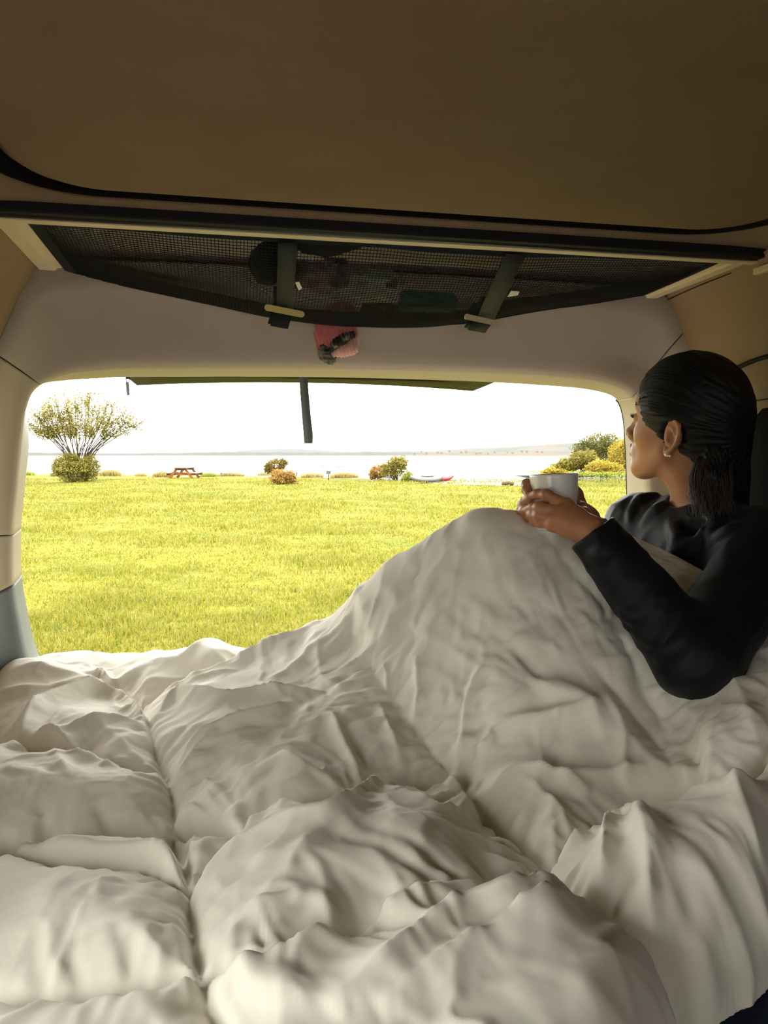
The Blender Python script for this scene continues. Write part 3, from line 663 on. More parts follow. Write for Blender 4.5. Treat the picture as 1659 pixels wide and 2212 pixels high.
# ================================================================== signed distance modelling for soft shapes
def V3(*a): return np.array(a, float)
class Sdf:
    """ordered list of rounded solids joined with soft unions and cuts; meshed on a sparse lattice"""
    def __init__(s): s.p = []; s.post = None
    def _add(s, fn, c, r, op, k): s.p.append((fn, np.asarray(c, float), float(r), op, k)); return s
    def cone(s, a, b, ra, rb, k=.01, op='add', flat=None, end=None):
        a, b = np.asarray(a, float), np.asarray(b, float); ba = b - a; L2 = max(ba @ ba, 1e-12)
        def fn(P):
            pa = P - a; t = np.clip((pa @ ba) / L2, 0, 1)
            q = pa - t[:, None] * ba
            if flat is not None:
                ax, f = flat; q = q + ((f - 1) * (q @ ax))[:, None] * ax
            d = np.sqrt((q * q).sum(1)) - (ra + (rb - ra) * t)
            if end is not None: d = np.maximum(d, (P - end[0]) @ end[1])
            return d
        return s._add(fn, (a + b) / 2, math.sqrt(L2) / 2 + max(ra, rb), op, k)
    def chain(s, pts, rs, k=.01, op='add', **kw):
        pts = [np.asarray(p, float) for p in pts]; rs = np.broadcast_to(rs, (len(pts),))
        for i in range(len(pts) - 1): s.cone(pts[i], pts[i + 1], rs[i], rs[i + 1], k, op, **kw)
        return s
    def ell(s, c, r, R=None, k=.01, op='add'):
        c = np.asarray(c, float); r = np.asarray(r, float); R = np.eye(3) if R is None else R
        def fn(P):
            q = (P - c) @ R; k0 = np.sqrt(((q / r) ** 2).sum(1)); k1 = np.sqrt(((q / r ** 2) ** 2).sum(1)) + 1e-9
            return np.where(k0 < 1e-6, -r.min(), k0 * (k0 - 1) / k1)
        return s._add(fn, c, r.max(), op, k)
    def half(s, p, n, k=.005, op='cut'):
        p = np.asarray(p, float); n = np.asarray(n, float); n = n / np.linalg.norm(n)
        return s._add(lambda P: -((P - p) @ n), p, 1e3, op, k)       # cuts away the side n points to
    def ev(s, P, cull=None):
        d = np.full(len(P), 1.0)
        if cull is not None: cc, cr = cull
        for fn, c, r, op, k in s.p:
            if cull is not None and r < 100 and np.linalg.norm(cc - c) - r - cr > .03 + 2 * k: continue
            e = fn(P)
            if op == 'add':
                h = np.maximum(k - np.abs(d - e), 0) / k; d = np.minimum(d, e) - h * h * k * .25
            else:
                e = -e; h = np.maximum(k - np.abs(d - e), 0) / k; d = np.maximum(d, e) + h * h * k * .25
        if s.post is not None: d = s.post(P, d)
        return d
    def bounds(s):
        A = [(c - r, c + r) for fn, c, r, op, k in s.p if op == 'add']
        return np.min([a for a, b in A], 0) - .01, np.max([b for a, b in A], 0) + .01
    def mesh(s, h, B=16):
        lo, hi = s.bounds(); nb = np.ceil((hi - lo) / (h * B)).astype(int)
        I = np.stack(np.meshgrid(*[np.arange(n_) for n_ in nb], indexing='ij'), -1).reshape(-1, 3)
        cen = lo + (I + .5) * B * h; rad = B * h * .8661
        act = []
        for q in range(0, len(I), 4096): act.append(np.abs(s.ev(cen[q:q + 4096])) < rad * 1.25 + .006)
        I = I[np.concatenate(act)]
        o = np.arange(B + 1); O = np.stack(np.meshgrid(o, o, o, indexing='ij'), -1).reshape(-1, 3)
        S = nb * B + 2
        vid, vpos, edges = [], [], []
        corners = [(a, b, c) for a in (0, 1) for b in (0, 1) for c in (0, 1)]
        for q in range(len(I)):
            base = I[q] * B; P = lo + (base + O) * h
            cc = P.mean(0); f = s.ev(P, (cc, rad)).reshape(B + 1, B + 1, B + 1)
            if f.min() > 0 or f.max() < 0: continue
            sg = f < 0
            cnt = sum(sg[a:B + a, b:B + b, c:B + c].astype(np.int8) for a, b, c in corners)
            cells = np.argwhere((cnt > 0) & (cnt < 8))
            if len(cells):
                num = np.zeros((len(cells), 3)); den = np.zeros(len(cells))
                cv = {cr: f[cells[:, 0] + cr[0], cells[:, 1] + cr[1], cells[:, 2] + cr[2]] for cr in corners}
                for cr in corners:
                    for ax in range(3):
                        if cr[ax]: continue
                        c2 = list(cr); c2[ax] = 1; c2 = tuple(c2); fa, fb = cv[cr], cv[c2]
                        m_ = (fa < 0) != (fb < 0)
                        t = np.where(m_, fa / np.where(np.abs(fa - fb) < 1e-12, 1, fa - fb), 0)
                        pt = np.tile(np.array(cr, float), (len(cells), 1)); pt[:, ax] = t
                        num += pt * m_[:, None]; den += m_
                g = cells + base; vid.append((g[:, 0] * S[1] + g[:, 1]) * S[2] + g[:, 2])
                vpos.append(lo + (g + num / den[:, None]) * h)
            for ax in range(3):
                sl0 = [slice(0, B)] * 3; sl1 = list(sl0); sl1[ax] = slice(1, B + 1)
                m_ = sg[tuple(sl0)] != sg[tuple(sl1)]
                e = np.argwhere(m_)
                if len(e): edges.append(np.c_[e + base, np.full(len(e), ax), sg[tuple(sl0)][m_]])
        vid = np.concatenate(vid); vpos = np.concatenate(vpos); od = np.argsort(vid); vid = vid[od]; vpos = vpos[od]
        E = np.concatenate(edges).astype(np.int64); F = []
        def look(g):
            key = (g[:, 0] * S[1] + g[:, 1]) * S[2] + g[:, 2]; i = np.clip(np.searchsorted(vid, key), 0, len(vid) - 1)
            return np.where(vid[i] == key, i, -1)
        for ax in range(3):
            e = E[E[:, 3] == ax]; u_, w_ = (ax + 1) % 3, (ax + 2) % 3; g = e[:, :3]
            du = np.zeros(3, int); du[u_] = 1; dw = np.zeros(3, int); dw[w_] = 1
            q = np.stack([look(g - du - dw), look(g - dw), look(g), look(g - du)], 1)
            q = np.where((e[:, 4] == 1)[:, None], q, q[:, ::-1]); F.append(q[(q >= 0).all(1)])
        return vpos, np.concatenate(F).astype(np.int32)
LOCM = np.stack([_rt, FH, np.array([0, 0, 1.0])])          # rows: local (X, D, H) -> world
def to_world(P): return CAM + np.asarray(P) @ LOCM
def to_local(p): return LOCM @ (np.asarray(p) - CAM)
def L(px, py, D): return to_local(at_d(px, py, D))
def march(sdf, px, py, d0=.9, d1=1.8):
    a, b = L(px, py, d0), L(px, py, d1); t = np.linspace(0, 1, 500); P = a + (b - a) * t[:, None]
    d = sdf.ev(P); k = np.argmax(d < 0)
    return P[k] if d[k] < 0 else P[np.argmin(d)]

# ================================================================== the woman
M['skin'] = mat('warm_brown_skin', (.42, .19, .085), .48, .4, var=(.38, .165, .07), scale=18, bump=.12, bscale=500, sss=.12)
M['knit'] = mat('black_jersey', (.0035, .0045, .006), .5, .2, bump=.3, bscale=900, sheen=.04)
M['hair'] = mat('black_brown_hair', (.006, .0045, .0035), .55, .25)
M['hairlt'] = mat('dark_brown_hair', (.050, .034, .030), .5, .4)
M['pearl'] = mat('white_pearl', (.85, .80, .72), .2, .6, coat=.5)
M['eye'] = mat('eye_white', (.75, .70, .65), .15, .6); M['iris'] = mat('dark_iris', (.015, .008, .005), .1, .6)
# ---- head frame
EAR = L(1438, 940, 1.37)
hyaw, hpitch, hroll = R_(45), R_(10), R_(11)
f0 = V3(-math.cos(hyaw), math.sin(hyaw), 0); l0 = V3(-f0[1], f0[0], 0); u0 = V3(0, 0, 1)
hf = f0 * math.cos(hpitch) + u0 * math.sin(hpitch); hu = np.cross(hf, l0)
if hu[2] < 0: hu = -hu
hl = l0 * math.cos(hroll) - hu * math.sin(hroll); hu2 = hu * math.cos(hroll) + l0 * math.sin(hroll); hu = hu2
HEAD = EAR - hl * .073
HR = np.stack([hf, hl, hu], 1)                              # columns: head axes in local space
def hp(f, l, u): return HEAD + hf * f + hl * l + hu * u
def build_head(S, off=0.0):
    S.ell(hp(-.008, 0, .042), (.093, .073, .090), HR, .02)
    S.ell(hp(.034, 0, -.010), (.052, .054, .082), HR, .03)
    for s in (-1, 1):
        S.cone(hp(.008, s * .047, -.045), hp(.066, s * .015, -.088), .016, .016, .035)
        S.ell(hp(.053, s * .036, -.016), (.022, .019, .022), HR, .025)
    S.ell(hp(.074, 0, -.090), (.017, .020, .017), HR, .022)
    S.ell(hp(.040, 0, -.062), (.045, .040, .030), HR, .02)
    S.cone(hp(.074, -.026, .036), hp(.074, .026, .036), .014, .014, .018)
    S.ell(hp(.066, 0, .062), (.020, .038, .028), HR, .02)
    for s in (-1, 1): S.ell(hp(.092, s * .033, .015), (.016, .019, .013), HR, .014, 'cut')
    S.cone(hp(.080, 0, .026), hp(.103, 0, -.020), .0075, .0095, .012)
    S.ell(hp(.106, 0, -.024), (.0105, .011, .010), HR, .006)
    for s in (-1, 1): S.ell(hp(.095, s * .0125, -.028), (.011, .0075, .0085), HR, .005)
    for s in (-1, 1): S.ell(hp(.100, s * .007, -.037), (.005, .0035, .004), HR, .003, 'cut')
    S.ell(hp(.076, 0, -.050), (.020, .028, .020), HR, .015)
    for s in (-1, 1):
        S.cone(hp(.0985, 0, -.0520), hp(.084, s * .021, -.0585), .0062, .003, .004)
        S.cone(hp(.0965, 0, -.0650), hp(.084, s * .020, -.0605), .0072, .003, .004)
        # eyelids
        S.ell(hp(.0735, s * .031, .015), (.0135, .0155, .0120), HR, .004)
        S.ell(hp(.092, s * .034, .0135), (.010, .011, .0032), HR, .002, 'cut')
    # ears
    for s in (-1, 1):
        def ep(a, b, o=0.0):                               # a back, b up within the ear plane
            return hp(-.004 - a * .92, s * (.0705 + a * .42 + o), b)
        S.ell(ep(.010, .000, -.004), (.017, .006, .026), HR @ rot_axis((0, 0, 1), s * R_(24)) if False else HR, .006)
        S.ell(ep(.012, .004, .000), (.017, .0045, .028), HR @ np.array(Matrix.Rotation(s * R_(-24), 3, 'Z')), .004)
        out = [(-.002, .006), (-.003, .018), (.004, .029), (.015, .032), (.025, .024), (.028, .008), (.024, -.008), (.016, -.020), (.010, -.028), (.003, -.031), (-.001, -.024)]
        S.chain([ep(a, b, .003) for a, b in out], [.0030, .0034, .0038, .0040, .0042, .0040, .0038, .0042, .0062, .0060, .004], .003)
        S.chain([ep(.004, .018, .004), ep(.014, .015, .004), ep(.019, .004, .004), ep(.014, -.010, .004)], .0030, .004)
        S.ell(ep(.009, -.003, .006), (.0100, .0085, .0130), HR, .004, 'cut')
        S.ell(ep(.021, .012, .010), (.0028, .005, .012), HR, .003, 'cut')
        S.ell(ep(.000, -.005, .004), (.004, .003, .006), HR, .003)
NK = L(1512, 1110, 1.42)                                    # base of the neck
FWD = V3(-.951, -.31, 0); LAT = V3(.31, -.951, 0)           # torso axes; LAT points to her left, towards us
SHN = V3(.655, 1.262, -.165); SHF = V3(.535, 1.545, -.155)
ELN = L(1500, 1425, 1.125); WRN = L(1279, 1150, 1.195)
ELF = V3(.455, 1.46, -.35); WRF = L(1268, 1122, 1.365)
MUG = L(1199, 1080, 1.285)
body = Sdf()
build_head(body)
body.chain([hp(-.020, 0, -.030), hp(-.028, 0, -.075), NK + V3(.004, 0, .03), NK + V3(.012, .004, -.03)], [.052, .049, .049, .054], .024)
CH = NK + V3(.012, .0, -.15); PV = V3(.655, 1.395, -.43)
body.cone(PV, CH, .115, .105, .05)
for s in (-1, 1): body.ell(CH + LAT * s * .055 + FWD * .01, (.095, .095, .14), None, .05)
body.chain([SHN, NK + V3(.01, 0, -.045), SHF], [.048, .058, .048], .04)
body.chain([SHN, ELN, WRN], [.046, .038, .0245], .02)
body.chain([SHF, ELF, WRF], [.046, .038, .0245], .02)
for s, kn, an in ((1, V3(.225, 1.29, -.215), V3(-.03, 1.37, -.43)), (-1, V3(.235, 1.43, -.235), V3(-.01, 1.50, -.43))):
    hipj = PV + LAT * s * .085 + V3(-.02, 0, -.02)
    body.chain([hipj, kn, an], [.082, .052, .036], .03)
    body.chain([an, an + V3(-.10, .0, -.03)], [.034, .022], .02)
# hands
def hand(S, wr, mcps, fings, thumb, back, r=.0088):
    for i, m_ in enumerate(mcps):
        S.cone(wr + (m_ - wr) * .12, m_, .0175, .0105, .014)
    for i in range(3):
        S.cone((wr + mcps[i]) / 2 + (mcps[i] - wr) * .1, (wr + mcps[i + 1]) / 2 + (mcps[i + 1] - wr) * .1, .0135, .0135, .012)
        S.cone(mcps[i], mcps[i + 1], .0092, .0092, .010)
    for k_, fg in enumerate(fings):
        rr = r * (.86 if k_ == 3 else 1)
        S.chain([mcps[k_]] + fg, [rr * 1.12, rr * 1.0, rr * .92, rr * .80], .0045)
        S.ell(fg[0] - back * .001, (rr * 1.08,) * 3, None, .004)          # knuckle
    S.chain(thumb, [.0135, .0110, .0098, .0082], .010)
bk_n = V3(0, -1, .15)
mN = [L(1226, 1092, 1.226), L(1216, 1107, 1.218), L(1205, 1121, 1.216), L(1194, 1134, 1.220)]
fN = [[L(1181, 1069, 1.231), L(1161, 1067, 1.249), L(1150, 1070, 1.264)],
      [L(1166, 1096, 1.233), L(1152, 1096, 1.250), L(1145, 1097, 1.266)],
      [L(1165, 1114, 1.233), L(1151, 1113, 1.249), L(1144, 1112, 1.264)],
      [L(1168, 1129, 1.234), L(1156, 1128, 1.248), L(1150, 1127, 1.260)]]
hand(body, WRN, mN, fN, [L(1272, 1134, 1.215), L(1262, 1112, 1.240), L(1256, 1098, 1.268), L(1250, 1090, 1.292)], bk_n)
mF = [L(1180, 1062, 1.342), L(1178, 1080, 1.346), L(1178, 1098, 1.344), L(1180, 1114, 1.338)]
fF = [[L(1138, 1046, 1.312), L(1137, 1058, 1.290), L(1141, 1066, 1.276)],
      [L(1130, 1091, 1.318), L(1133, 1084, 1.290), L(1143, 1076, 1.268)],
      [L(1126, 1106, 1.316), L(1133, 1103, 1.288), L(1141, 1101, 1.270)],
      [L(1134, 1120, 1.312), L(1140, 1119, 1.290), L(1146, 1118, 1.274)]]
hand(body, WRF, mF, fF, [L(1258, 1104, 1.362), L(1250, 1086, 1.345), L(1246, 1068, 1.335), L(1240, 1054, 1.330)], V3(0, 1, 0))
HAND_H = .0022
bv, bf = body.mesh(HAND_H)
woman = empty('person', to_world(PV + V3(0, 0, -.11)))
tag(woman, 'woman in a dark long-sleeved top sitting under the duvet holding a white cup', 'person')
def wobj(name, v, f, m, parent=woman): return under(obj(name, to_world(v), f, m, None, True), parent)
bo = wobj('body', bv, bf, M['skin'])
# eyes and lashes
def ball(c, r, n=16, sc=(1, 1, 1), R=np.eye(3)):
    th = np.linspace(0, math.pi, n); ph = np.linspace(0, 2 * math.pi, n * 2, endpoint=False)
    P = np.array([[math.sin(t) * math.cos(p) * sc[0], math.sin(t) * math.sin(p) * sc[1], math.cos(t) * sc[2]] for p in ph for t in th]) * r
    return P @ R.T + c, grid_faces(n * 2, n, wrap_u=True)
for s in (-1, 1):
    e = wobj('eyeball', *ball(hp(.0735, s * .031, .0145), .0128), M['eye'])
    p = obj('iris', to_world(ball(hp(.0822, s * .031, .0145), .0058, 12)[0]), ball(V3(0, 0, 0), 1, 12)[1], M['iris'], e, True)
    lash = MB()
    for k in range(13):
        a = (k - 6) / 6; b0 = hp(.0855 - .006 * a * a, s * (.031 + .012 * a), .0175 - .002 * a * a)
        lash.tube(to_world(np.array([b0, b0 + hf * .004 + hu * .001 + hl * s * a * .002, b0 + hf * .007 + hu * .004 + hl * s * a * .004])), [.0006, .0005, .0002], 4)
    lash.build('eyelashes', M['hair'], woman)
    br = MB()
    for k in range(26):
        t = k / 25; b0 = hp(.0880 - .010 * t ** 2, s * (.012 + .034 * t), .034 + .010 * math.sin(t * 2.4) + RNG.uniform(-.0012, .0012))
        br.tube(to_world(np.array([b0, b0 + hl * s * .006 + hu * .002 - hf * .002])), [.0006, .0002], 4)
    br.build('eyebrow', M['hair'], woman)
# earring
er = hp(-.008, .0765, -.034)
wobj('earring', *ball(er, .0052, 12), M['pearl'])
wobj('earring', *ball(er - hf * .007 + hl * .002 - hu * .002, .0026, 10), M['pearl'])

# ---- hair
hr = Sdf()
hr.ell(hp(-.012, 0, .046), (.106, .0850, .1005), HR, .02)
hr.ell(hp(-.062, .000, .010), (.055, .070, .072), HR, .03)
hr.ell(hp(-.085, .004, -.030), (.034, .045, .045), HR, .03)
hr.ell(hp(-.080, -.005, -.075), (.036, .050, .065), HR, .03)
hr.cone(hp(-.085, -.01, -.09), NK + V3(.052, -.01, .0), .040, .034, .03)
hr.ell(hp(.098, 0, -.045), (.062, .10, .120), HR, .012, 'cut')           # face
hr.ell(hp(.050, 0, -.070), (.062, .12, .090), HR, .012, 'cut')           # jaw and cheek
for s in (-1, 1): hr.ell(hp(-.014, s * .088, -.012), (.026, .026, .040), HR, .008, 'cut')   # round the ear
hr.ell(hp(.000, .06, -.105), (.055, .10, .062), HR, .01, 'cut')            # side of the neck
def hair_post(P, d):
    q = (P - HEAD) @ HR
    ang = np.arctan2(q[:, 1], q[:, 2] - .01)
    return d + .0009 * np.sin(ang * 34 + 2.5 * np.sin(q[:, 0] * 45 + ang * 3)) + .0012 * vnoise(ang * 40, q[:, 0] * 14, 0)
hr.post = hair_post
wobj('hair', *hr.mesh(.0024), M['hair'])
# combed strands over the cap, from the hairline back to the tie
st = MB(); tie0 = hp(-.088, .022, -.050)
for k in range(420):
    s = 1 if k % 6 else -1; a = RNG.uniform(.15, 1.62); fr_ = .076 - .036 * max(0, a - .5) - .004 * RNG.uniform(0, 1); tk = hp(-.090, s * .022, -.048); pts = []
    rj = 1 + RNG.uniform(-.002, .012)
    for t in np.linspace(0, 1, 10):
        f_ = fr_ + (-.108 - fr_) * t; w_ = math.sqrt(max(0, 1 - ((f_ + .012) / .107) ** 2)); a2 = a + (2.1 - a) * .55 * t ** 2
        q = hp(f_, s * .0855 * rj * w_ * math.sin(a2), .046 + .1012 * rj * w_ * math.cos(a2)); bl = max(0, (t - .72) / .28) ** 1.3; pts.append(q * (1 - bl) + tk * bl)
    st.tube(to_world(catmull(pts, 2)), np.linspace(.0006, .0009, 19), 3)
st.build('hair_strands', M['hair'], woman, True)['kind'] = 'stuff'
tie = tie0
# ponytail falling over the near shoulder
pt_ = MB(); P0 = tie + hl * .01
core = [P0, L(1545, 985, 1.335), L(1536, 1030, 1.318), L(1534, 1075, 1.305), L(1540, 1128, 1.298)]
cc = catmull(core, 8)
for k in range(620):
    a, rr = RNG.uniform(0, 6.28), math.sqrt(RNG.uniform(0, 1)); ph, am = RNG.uniform(0, 6.28), RNG.uniform(.002, .007)
    n_ = len(cc); tt = np.linspace(0, 1, n_); rad = .014 + .030 * np.sin(np.clip(tt * 2.2, 0, 2.2)) * (1 - .25 * tt)
    offv = (V3(1, 0, 0) * math.cos(a) + V3(0, 1, 0) * math.sin(a) * .6) * rr
    end = int(n_ * RNG.uniform(.62, 1.0))
    path = cc + offv * rad[:, None] + np.stack([am * np.sin(tt * 17 + ph), am * np.cos(tt * 13 + ph), 0 * tt], 1) * tt[:, None]
    pt_.tube(to_world(path[:end]), np.linspace(.0008, .0003, end), 3)
pt_.build('ponytail', M['hairlt'], woman, True)['kind'] = 'stuff'
hc = Sdf(); hc.chain(core, [.018, .022, .020, .013, .003], .02)
hc.post = lambda P, d: d + .002 * np.sin(P[:, 0] * 900 + 4 * np.sin(P[:, 2] * 60)) + .002 * vnoise(P[:, 0] * 160, P[:, 1] * 160, P[:, 2] * 30)
wobj('ponytail_core', *hc.mesh(.003), M['hair'])
pb = Sdf(); pb.ell(tie + hl * .004, (.017, .017, .017), None, .01); wobj('hair_tie', *pb.mesh(.003), M['black'])

# ---- top
sw = Sdf()
sw.cone(PV + V3(0, 0, -.03), CH, .140, .125, .05)
for s in (-1, 1): sw.ell(CH + LAT * s * .058 + FWD * .022 + V3(0, 0, -.005), (.108, .108, .155), None, .05)
sw.chain([SHN, NK + V3(.010, 0, -.045), SHF], [.062, .074, .064], .05)
cuffN = L(1288, 1146, 1.198); dn = (WRN - ELN) / np.linalg.norm(WRN - ELN)
sw.chain([SHN + V3(.005, 0, 0), ELN + V3(.004, 0, 0)], [.068, .064], .03)
sw.cone(ELN, WRN, .062, .040, .02, end=(cuffN, dn))
dnF = (WRF - ELF) / np.linalg.norm(WRF - ELF)
sw.cone(SHF, ELF, .064, .056, .03); sw.cone(ELF, WRF, .056, .038, .02, end=(WRF - dnF * .015, dnF))
sw_plain = Sdf(); sw_plain.p = list(sw.p)
def fold(pxs, r, k=.014, sink=.5, op='add'):
    pts = []
    for q in pxs:
        p = march(sw_plain, *q); v_ = p / np.linalg.norm(p); pts.append(p + v_ * r * sink)
    pts = catmull(pts, 3); rr = r * np.sin(np.linspace(.25, math.pi - .25, len(pts))) ** .6
    sw.chain(pts, rr, k, op)
fold([(1418, 1074), (1400, 1076), (1374, 1088), (1362, 1125)], .007)
fold([(1442, 1088), (1425, 1100), (1395, 1128)], .008)

fold([(1452, 1130), (1470, 1168), (1458, 1200)], .011)
fold([(1512, 1160), (1485, 1185), (1456, 1202)], .010)
fold([(1534, 1118), (1522, 1152), (1488, 1152)], .010)
fold([(1562, 1110), (1548, 1140), (1538, 1175)], .008)
fold([(1592, 1138), (1570, 1152), (1548, 1168)], .007)
fold([(1478, 1130), (1500, 1140), (1515, 1130)], .012, op='cut', sink=-.3)
for q in ([(1420, 1270), (1380, 1330), (1350, 1320)], [(1440, 1300), (1420, 1370), (1385, 1370)], [(1500, 1330), (1470, 1390), (1430, 1420)], [(1330, 1140), (1310, 1190), (1280, 1200)]): fold(q, .010)
# neck opening and ribbed collar
nax = (hp(-.03, 0, -.10) - NK); nax /= np.linalg.norm(nax); ncen = NK + V3(-.002, -.004, -.012)
tA = np.cross(nax, LAT); tA /= np.linalg.norm(tA); tB = np.cross(nax, tA)
sw.cone(ncen - nax * .05, ncen + nax * .10, .0475, .0475, .006, 'cut')
ring = []
for k in range(29):
    a = 2 * math.pi * k / 28; r_ = .0525
    front = max(0, (tA * math.cos(a) + tB * math.sin(a)) @ FWD)
    ring.append(ncen + (tA * math.cos(a) + tB * math.sin(a)) * r_ + nax * (.022 - .044 * front) + FWD * .008 * front)
sw.chain(ring, .0075, .016)
def sw_post(P, d):
    w_ = .012 * vnoise(P[:, 0] * 14, P[:, 1] * 14, P[:, 2] * 14)
    return d + .0045 * np.abs(vnoise((P[:, 0] + w_) * 26, P[:, 1] * 20, (P[:, 2] - P[:, 0] + w_) * 22)) - .002
sw.post = sw_post
wobj('long_sleeved_top', *sw.mesh(.0036), M['knit'])

# ---- cup
M['cup'] = mat('white_glazed_ceramic', (.80, .77, .71), .22, .5, coat=.3)
prof = [(0, .0), (.030, 0), (.0335, .003), (.0355, .012), (.0375, .035), (.0395, .062), (.0412, .090), (.0418, .0955), (.0412, .0975), (.0398, .0970), (.0390, .090), (.0370, .060), (.0345, .020), (.031, .008), (0, .007)]
a = np.linspace(0, 2 * math.pi, 48, endpoint=False)
base = L(1200, 1144, 1.285)
V = np.array([[r * math.cos(t), r * math.sin(t), z] for t in a for r, z in prof])
tilt = rot_axis((0, 1, 0), R_(-2.5)) @ rot_axis((1, 0, 0), R_(-1.5))
cup = obj('cup', to_world(base + V @ tilt.T), grid_faces(48, len(prof), wrap_u=True), M['cup'], None, True)
tag(cup, 'plain white ceramic cup held in both hands', 'cup')
M['coffee'] = mat('milky_coffee', (.12, .06, .03), .1, .5)
c2 = np.array([[r * math.cos(t), r * math.sin(t), .078] for t in a for r in (0, .0382)])
under(obj('drink', to_world(base + c2 @ tilt.T), grid_faces(48, 2, wrap_u=True), M['coffee'], None, True), cup)

# ---- pillow on her lap, seen under the arm
C1, C2, C3_, C4 = L(1534, 1241, 1.262), L(1325, 1140, 1.44), L(1497, 1330, 1.215), L(1290, 1260, 1.42)
n = 40; V = []; uu = np.linspace(0, 1, n)
nr = np.cross(C2 - C1, C3_ - C1); nr /= np.linalg.norm(nr)
if nr[1] > 0: nr = -nr
for side in (1, -1):
    for a_ in uu:
        for b_ in uu:
            p = (C1 * (1 - a_) + C2 * a_) * (1 - b_) + (C3_ * (1 - a_) + C4 * a_) * b_
            pf = (16 * a_ * (1 - a_) * b_ * (1 - b_)) ** .45
            p = p + nr * side * (.030 if side > 0 else .060) * pf
            p = p + (nr * .006 * vnoise(a_ * 7 + b_ * 2, b_ * 9 - a_ * 3, side) + nr * .004 * vnoise(a_ * 15, b_ * 15, 3)) * pf
            V.append(p)
F1 = grid_faces(n, n); F2 = grid_faces(n, n, n * n)[:, ::-1]
pil = obj('pillow', to_world(np.array(V)), np.vstack([F1, F2]), mat('white_pillow_cotton', (.86, .83, .74), .85, .15, bump=.2, bscale=80), None, True)
tag(pil, 'white pillow held on her lap, seen beneath her bent arm', 'pillow')

# ================================================================== net, straps and what is stowed
def strands(P, r):
    """many polylines P[n, m, 3] as three-sided threads"""
    n, m_, _ = P.shape; T = np.gradient(P, axis=1); T /= np.linalg.norm(T, axis=2)[..., None] + 1e-12
    A = np.cross(T, np.array([.13, .21, 1.0])); A /= np.linalg.norm(A, axis=2)[..., None] + 1e-12; B = np.cross(T, A)
    V = np.stack([P + r * (math.cos(q) * A + math.sin(q) * B) for q in (0, 2.0944, 4.1888)], 2)      # n, m, 3, xyz
    i = np.arange(n)[:, None, None]; j = np.arange(m_ - 1)[None, :, None]; k = np.arange(3)[None, None, :]; k2 = (k + 1) % 3
    b = (i * m_ + j) * 3
    return V.reshape(-1, 3), np.stack([b + k, b + k2, b + 3 + k2, b + 3 + k], -1).reshape(-1, 4).astype(np.int32)
hem_px = [(146, 590), (300, 626), (450, 658), (600, 689), (750, 704), (900, 704), (1010, 700), (1150, 676), (1270, 658), (1388, 641)]
hem_y = [1.505, 1.50, 1.49, 1.485, 1.48, 1.48, 1.48, 1.485, 1.495, 1.505]
HEM = catmull([at_y(*p, y) for p, y in zip(hem_px, hem_y)], 24)
hs = np.r_[0, np.cumsum(np.linalg.norm(np.diff(HEM, axis=0), axis=1))]; hs /= hs[-1]
def hem_at(t): return np.stack([np.interp(t, hs, HEM[:, k]) for k in range(3)], -1)
def net_pt(t, s):
    """t across the van, s from the rail (0) to the hem (1)"""
    t, s = np.broadcast_arrays(np.asarray(t, float), np.asarray(s, float))
    a = np.stack([-.296 + 1.165 * t, np.full(t.shape, YR + .022), np.full(t.shape, zr - .008)], -1); b = hem_at(t)
    p = a * (1 - s[..., None]) + b * s[..., None]
    w = np.sin(np.pi * np.clip(t, 0, 1)) ** .7
    p[..., 2] += -.030 * np.sin(np.pi * np.clip(s, 0, 1) ** .8) * w + .004 * vnoise(t * 9, s * 5, 2) * w
    return p
tt = np.linspace(0, 1, 206); ss = np.linspace(0, 1, 54)
TT, SS = np.meshgrid(tt, np.linspace(0, 1, 22), indexing='ij')
v1, f1 = strands(net_pt(TT, SS), .00075)
SS2, TT2 = np.meshgrid(ss, np.linspace(0, 1, 70), indexing='ij')
v2, f2 = strands(net_pt(TT2, SS2), .00085)
mo = under(obj('mesh_threads', np.vstack([v1, v2]), np.vstack([f1, f2 + len(v1)]), M['net']), net); mo['kind'] = 'stuff'
# inner layer: the gathered front pocket doubles the mesh near the hem
TT, SS = np.meshgrid(np.linspace(.46, .98, 94), np.linspace(.66, 1, 10), indexing='ij')
Q = net_pt(TT, SS); Q[..., 2] += .012 + .02 * (1 - SS); Q[..., 1] += .006
v1, f1 = strands(Q, .0010)
SS2, TT2 = np.meshgrid(np.linspace(.66, 1, 22), np.linspace(.46, .98, 34), indexing='ij'); Q = net_pt(TT2, SS2); Q[..., 2] += .012 + .02 * (1 - SS2); Q[..., 1] += .006
v2, f2 = strands(Q, .0011)
mo = under(obj('pocket_threads', np.vstack([v1, v2]), np.vstack([f1, f2 + len(v1)]), M['net']), net); mo['kind'] = 'stuff'
# hem band, rail binding and side bindings
tl_ = np.linspace(0, 1, 80); hb = hem_at(tl_)
wv = .016 + .010 * np.sin(np.pi * tl_)
part(MB().strip(hb + np.array([0, -.006, 0]), hb + np.stack([0 * tl_, -.008 + 0 * tl_, wv], -1), .003), 'hem_band', M['hem'], net, True)
part(MB().strip(net_pt(tl_, 0 * tl_) + np.array([0, 0, -.002]), net_pt(tl_, 0 * tl_ + .035) + np.array([0, 0, -.002]), .002), 'rail_binding', M['hem'], net)
for t0, t1 in ((0.0, .018), (.985, 1.0)):
    s_ = np.linspace(0, 1, 14); part(MB().strip(net_pt(t0 + 0 * s_, s_) + np.array([0, 0, .001]), net_pt(t1 + 0 * s_, s_) + np.array([0, 0, .001]), .002), 'side_binding', M['hem'], net)
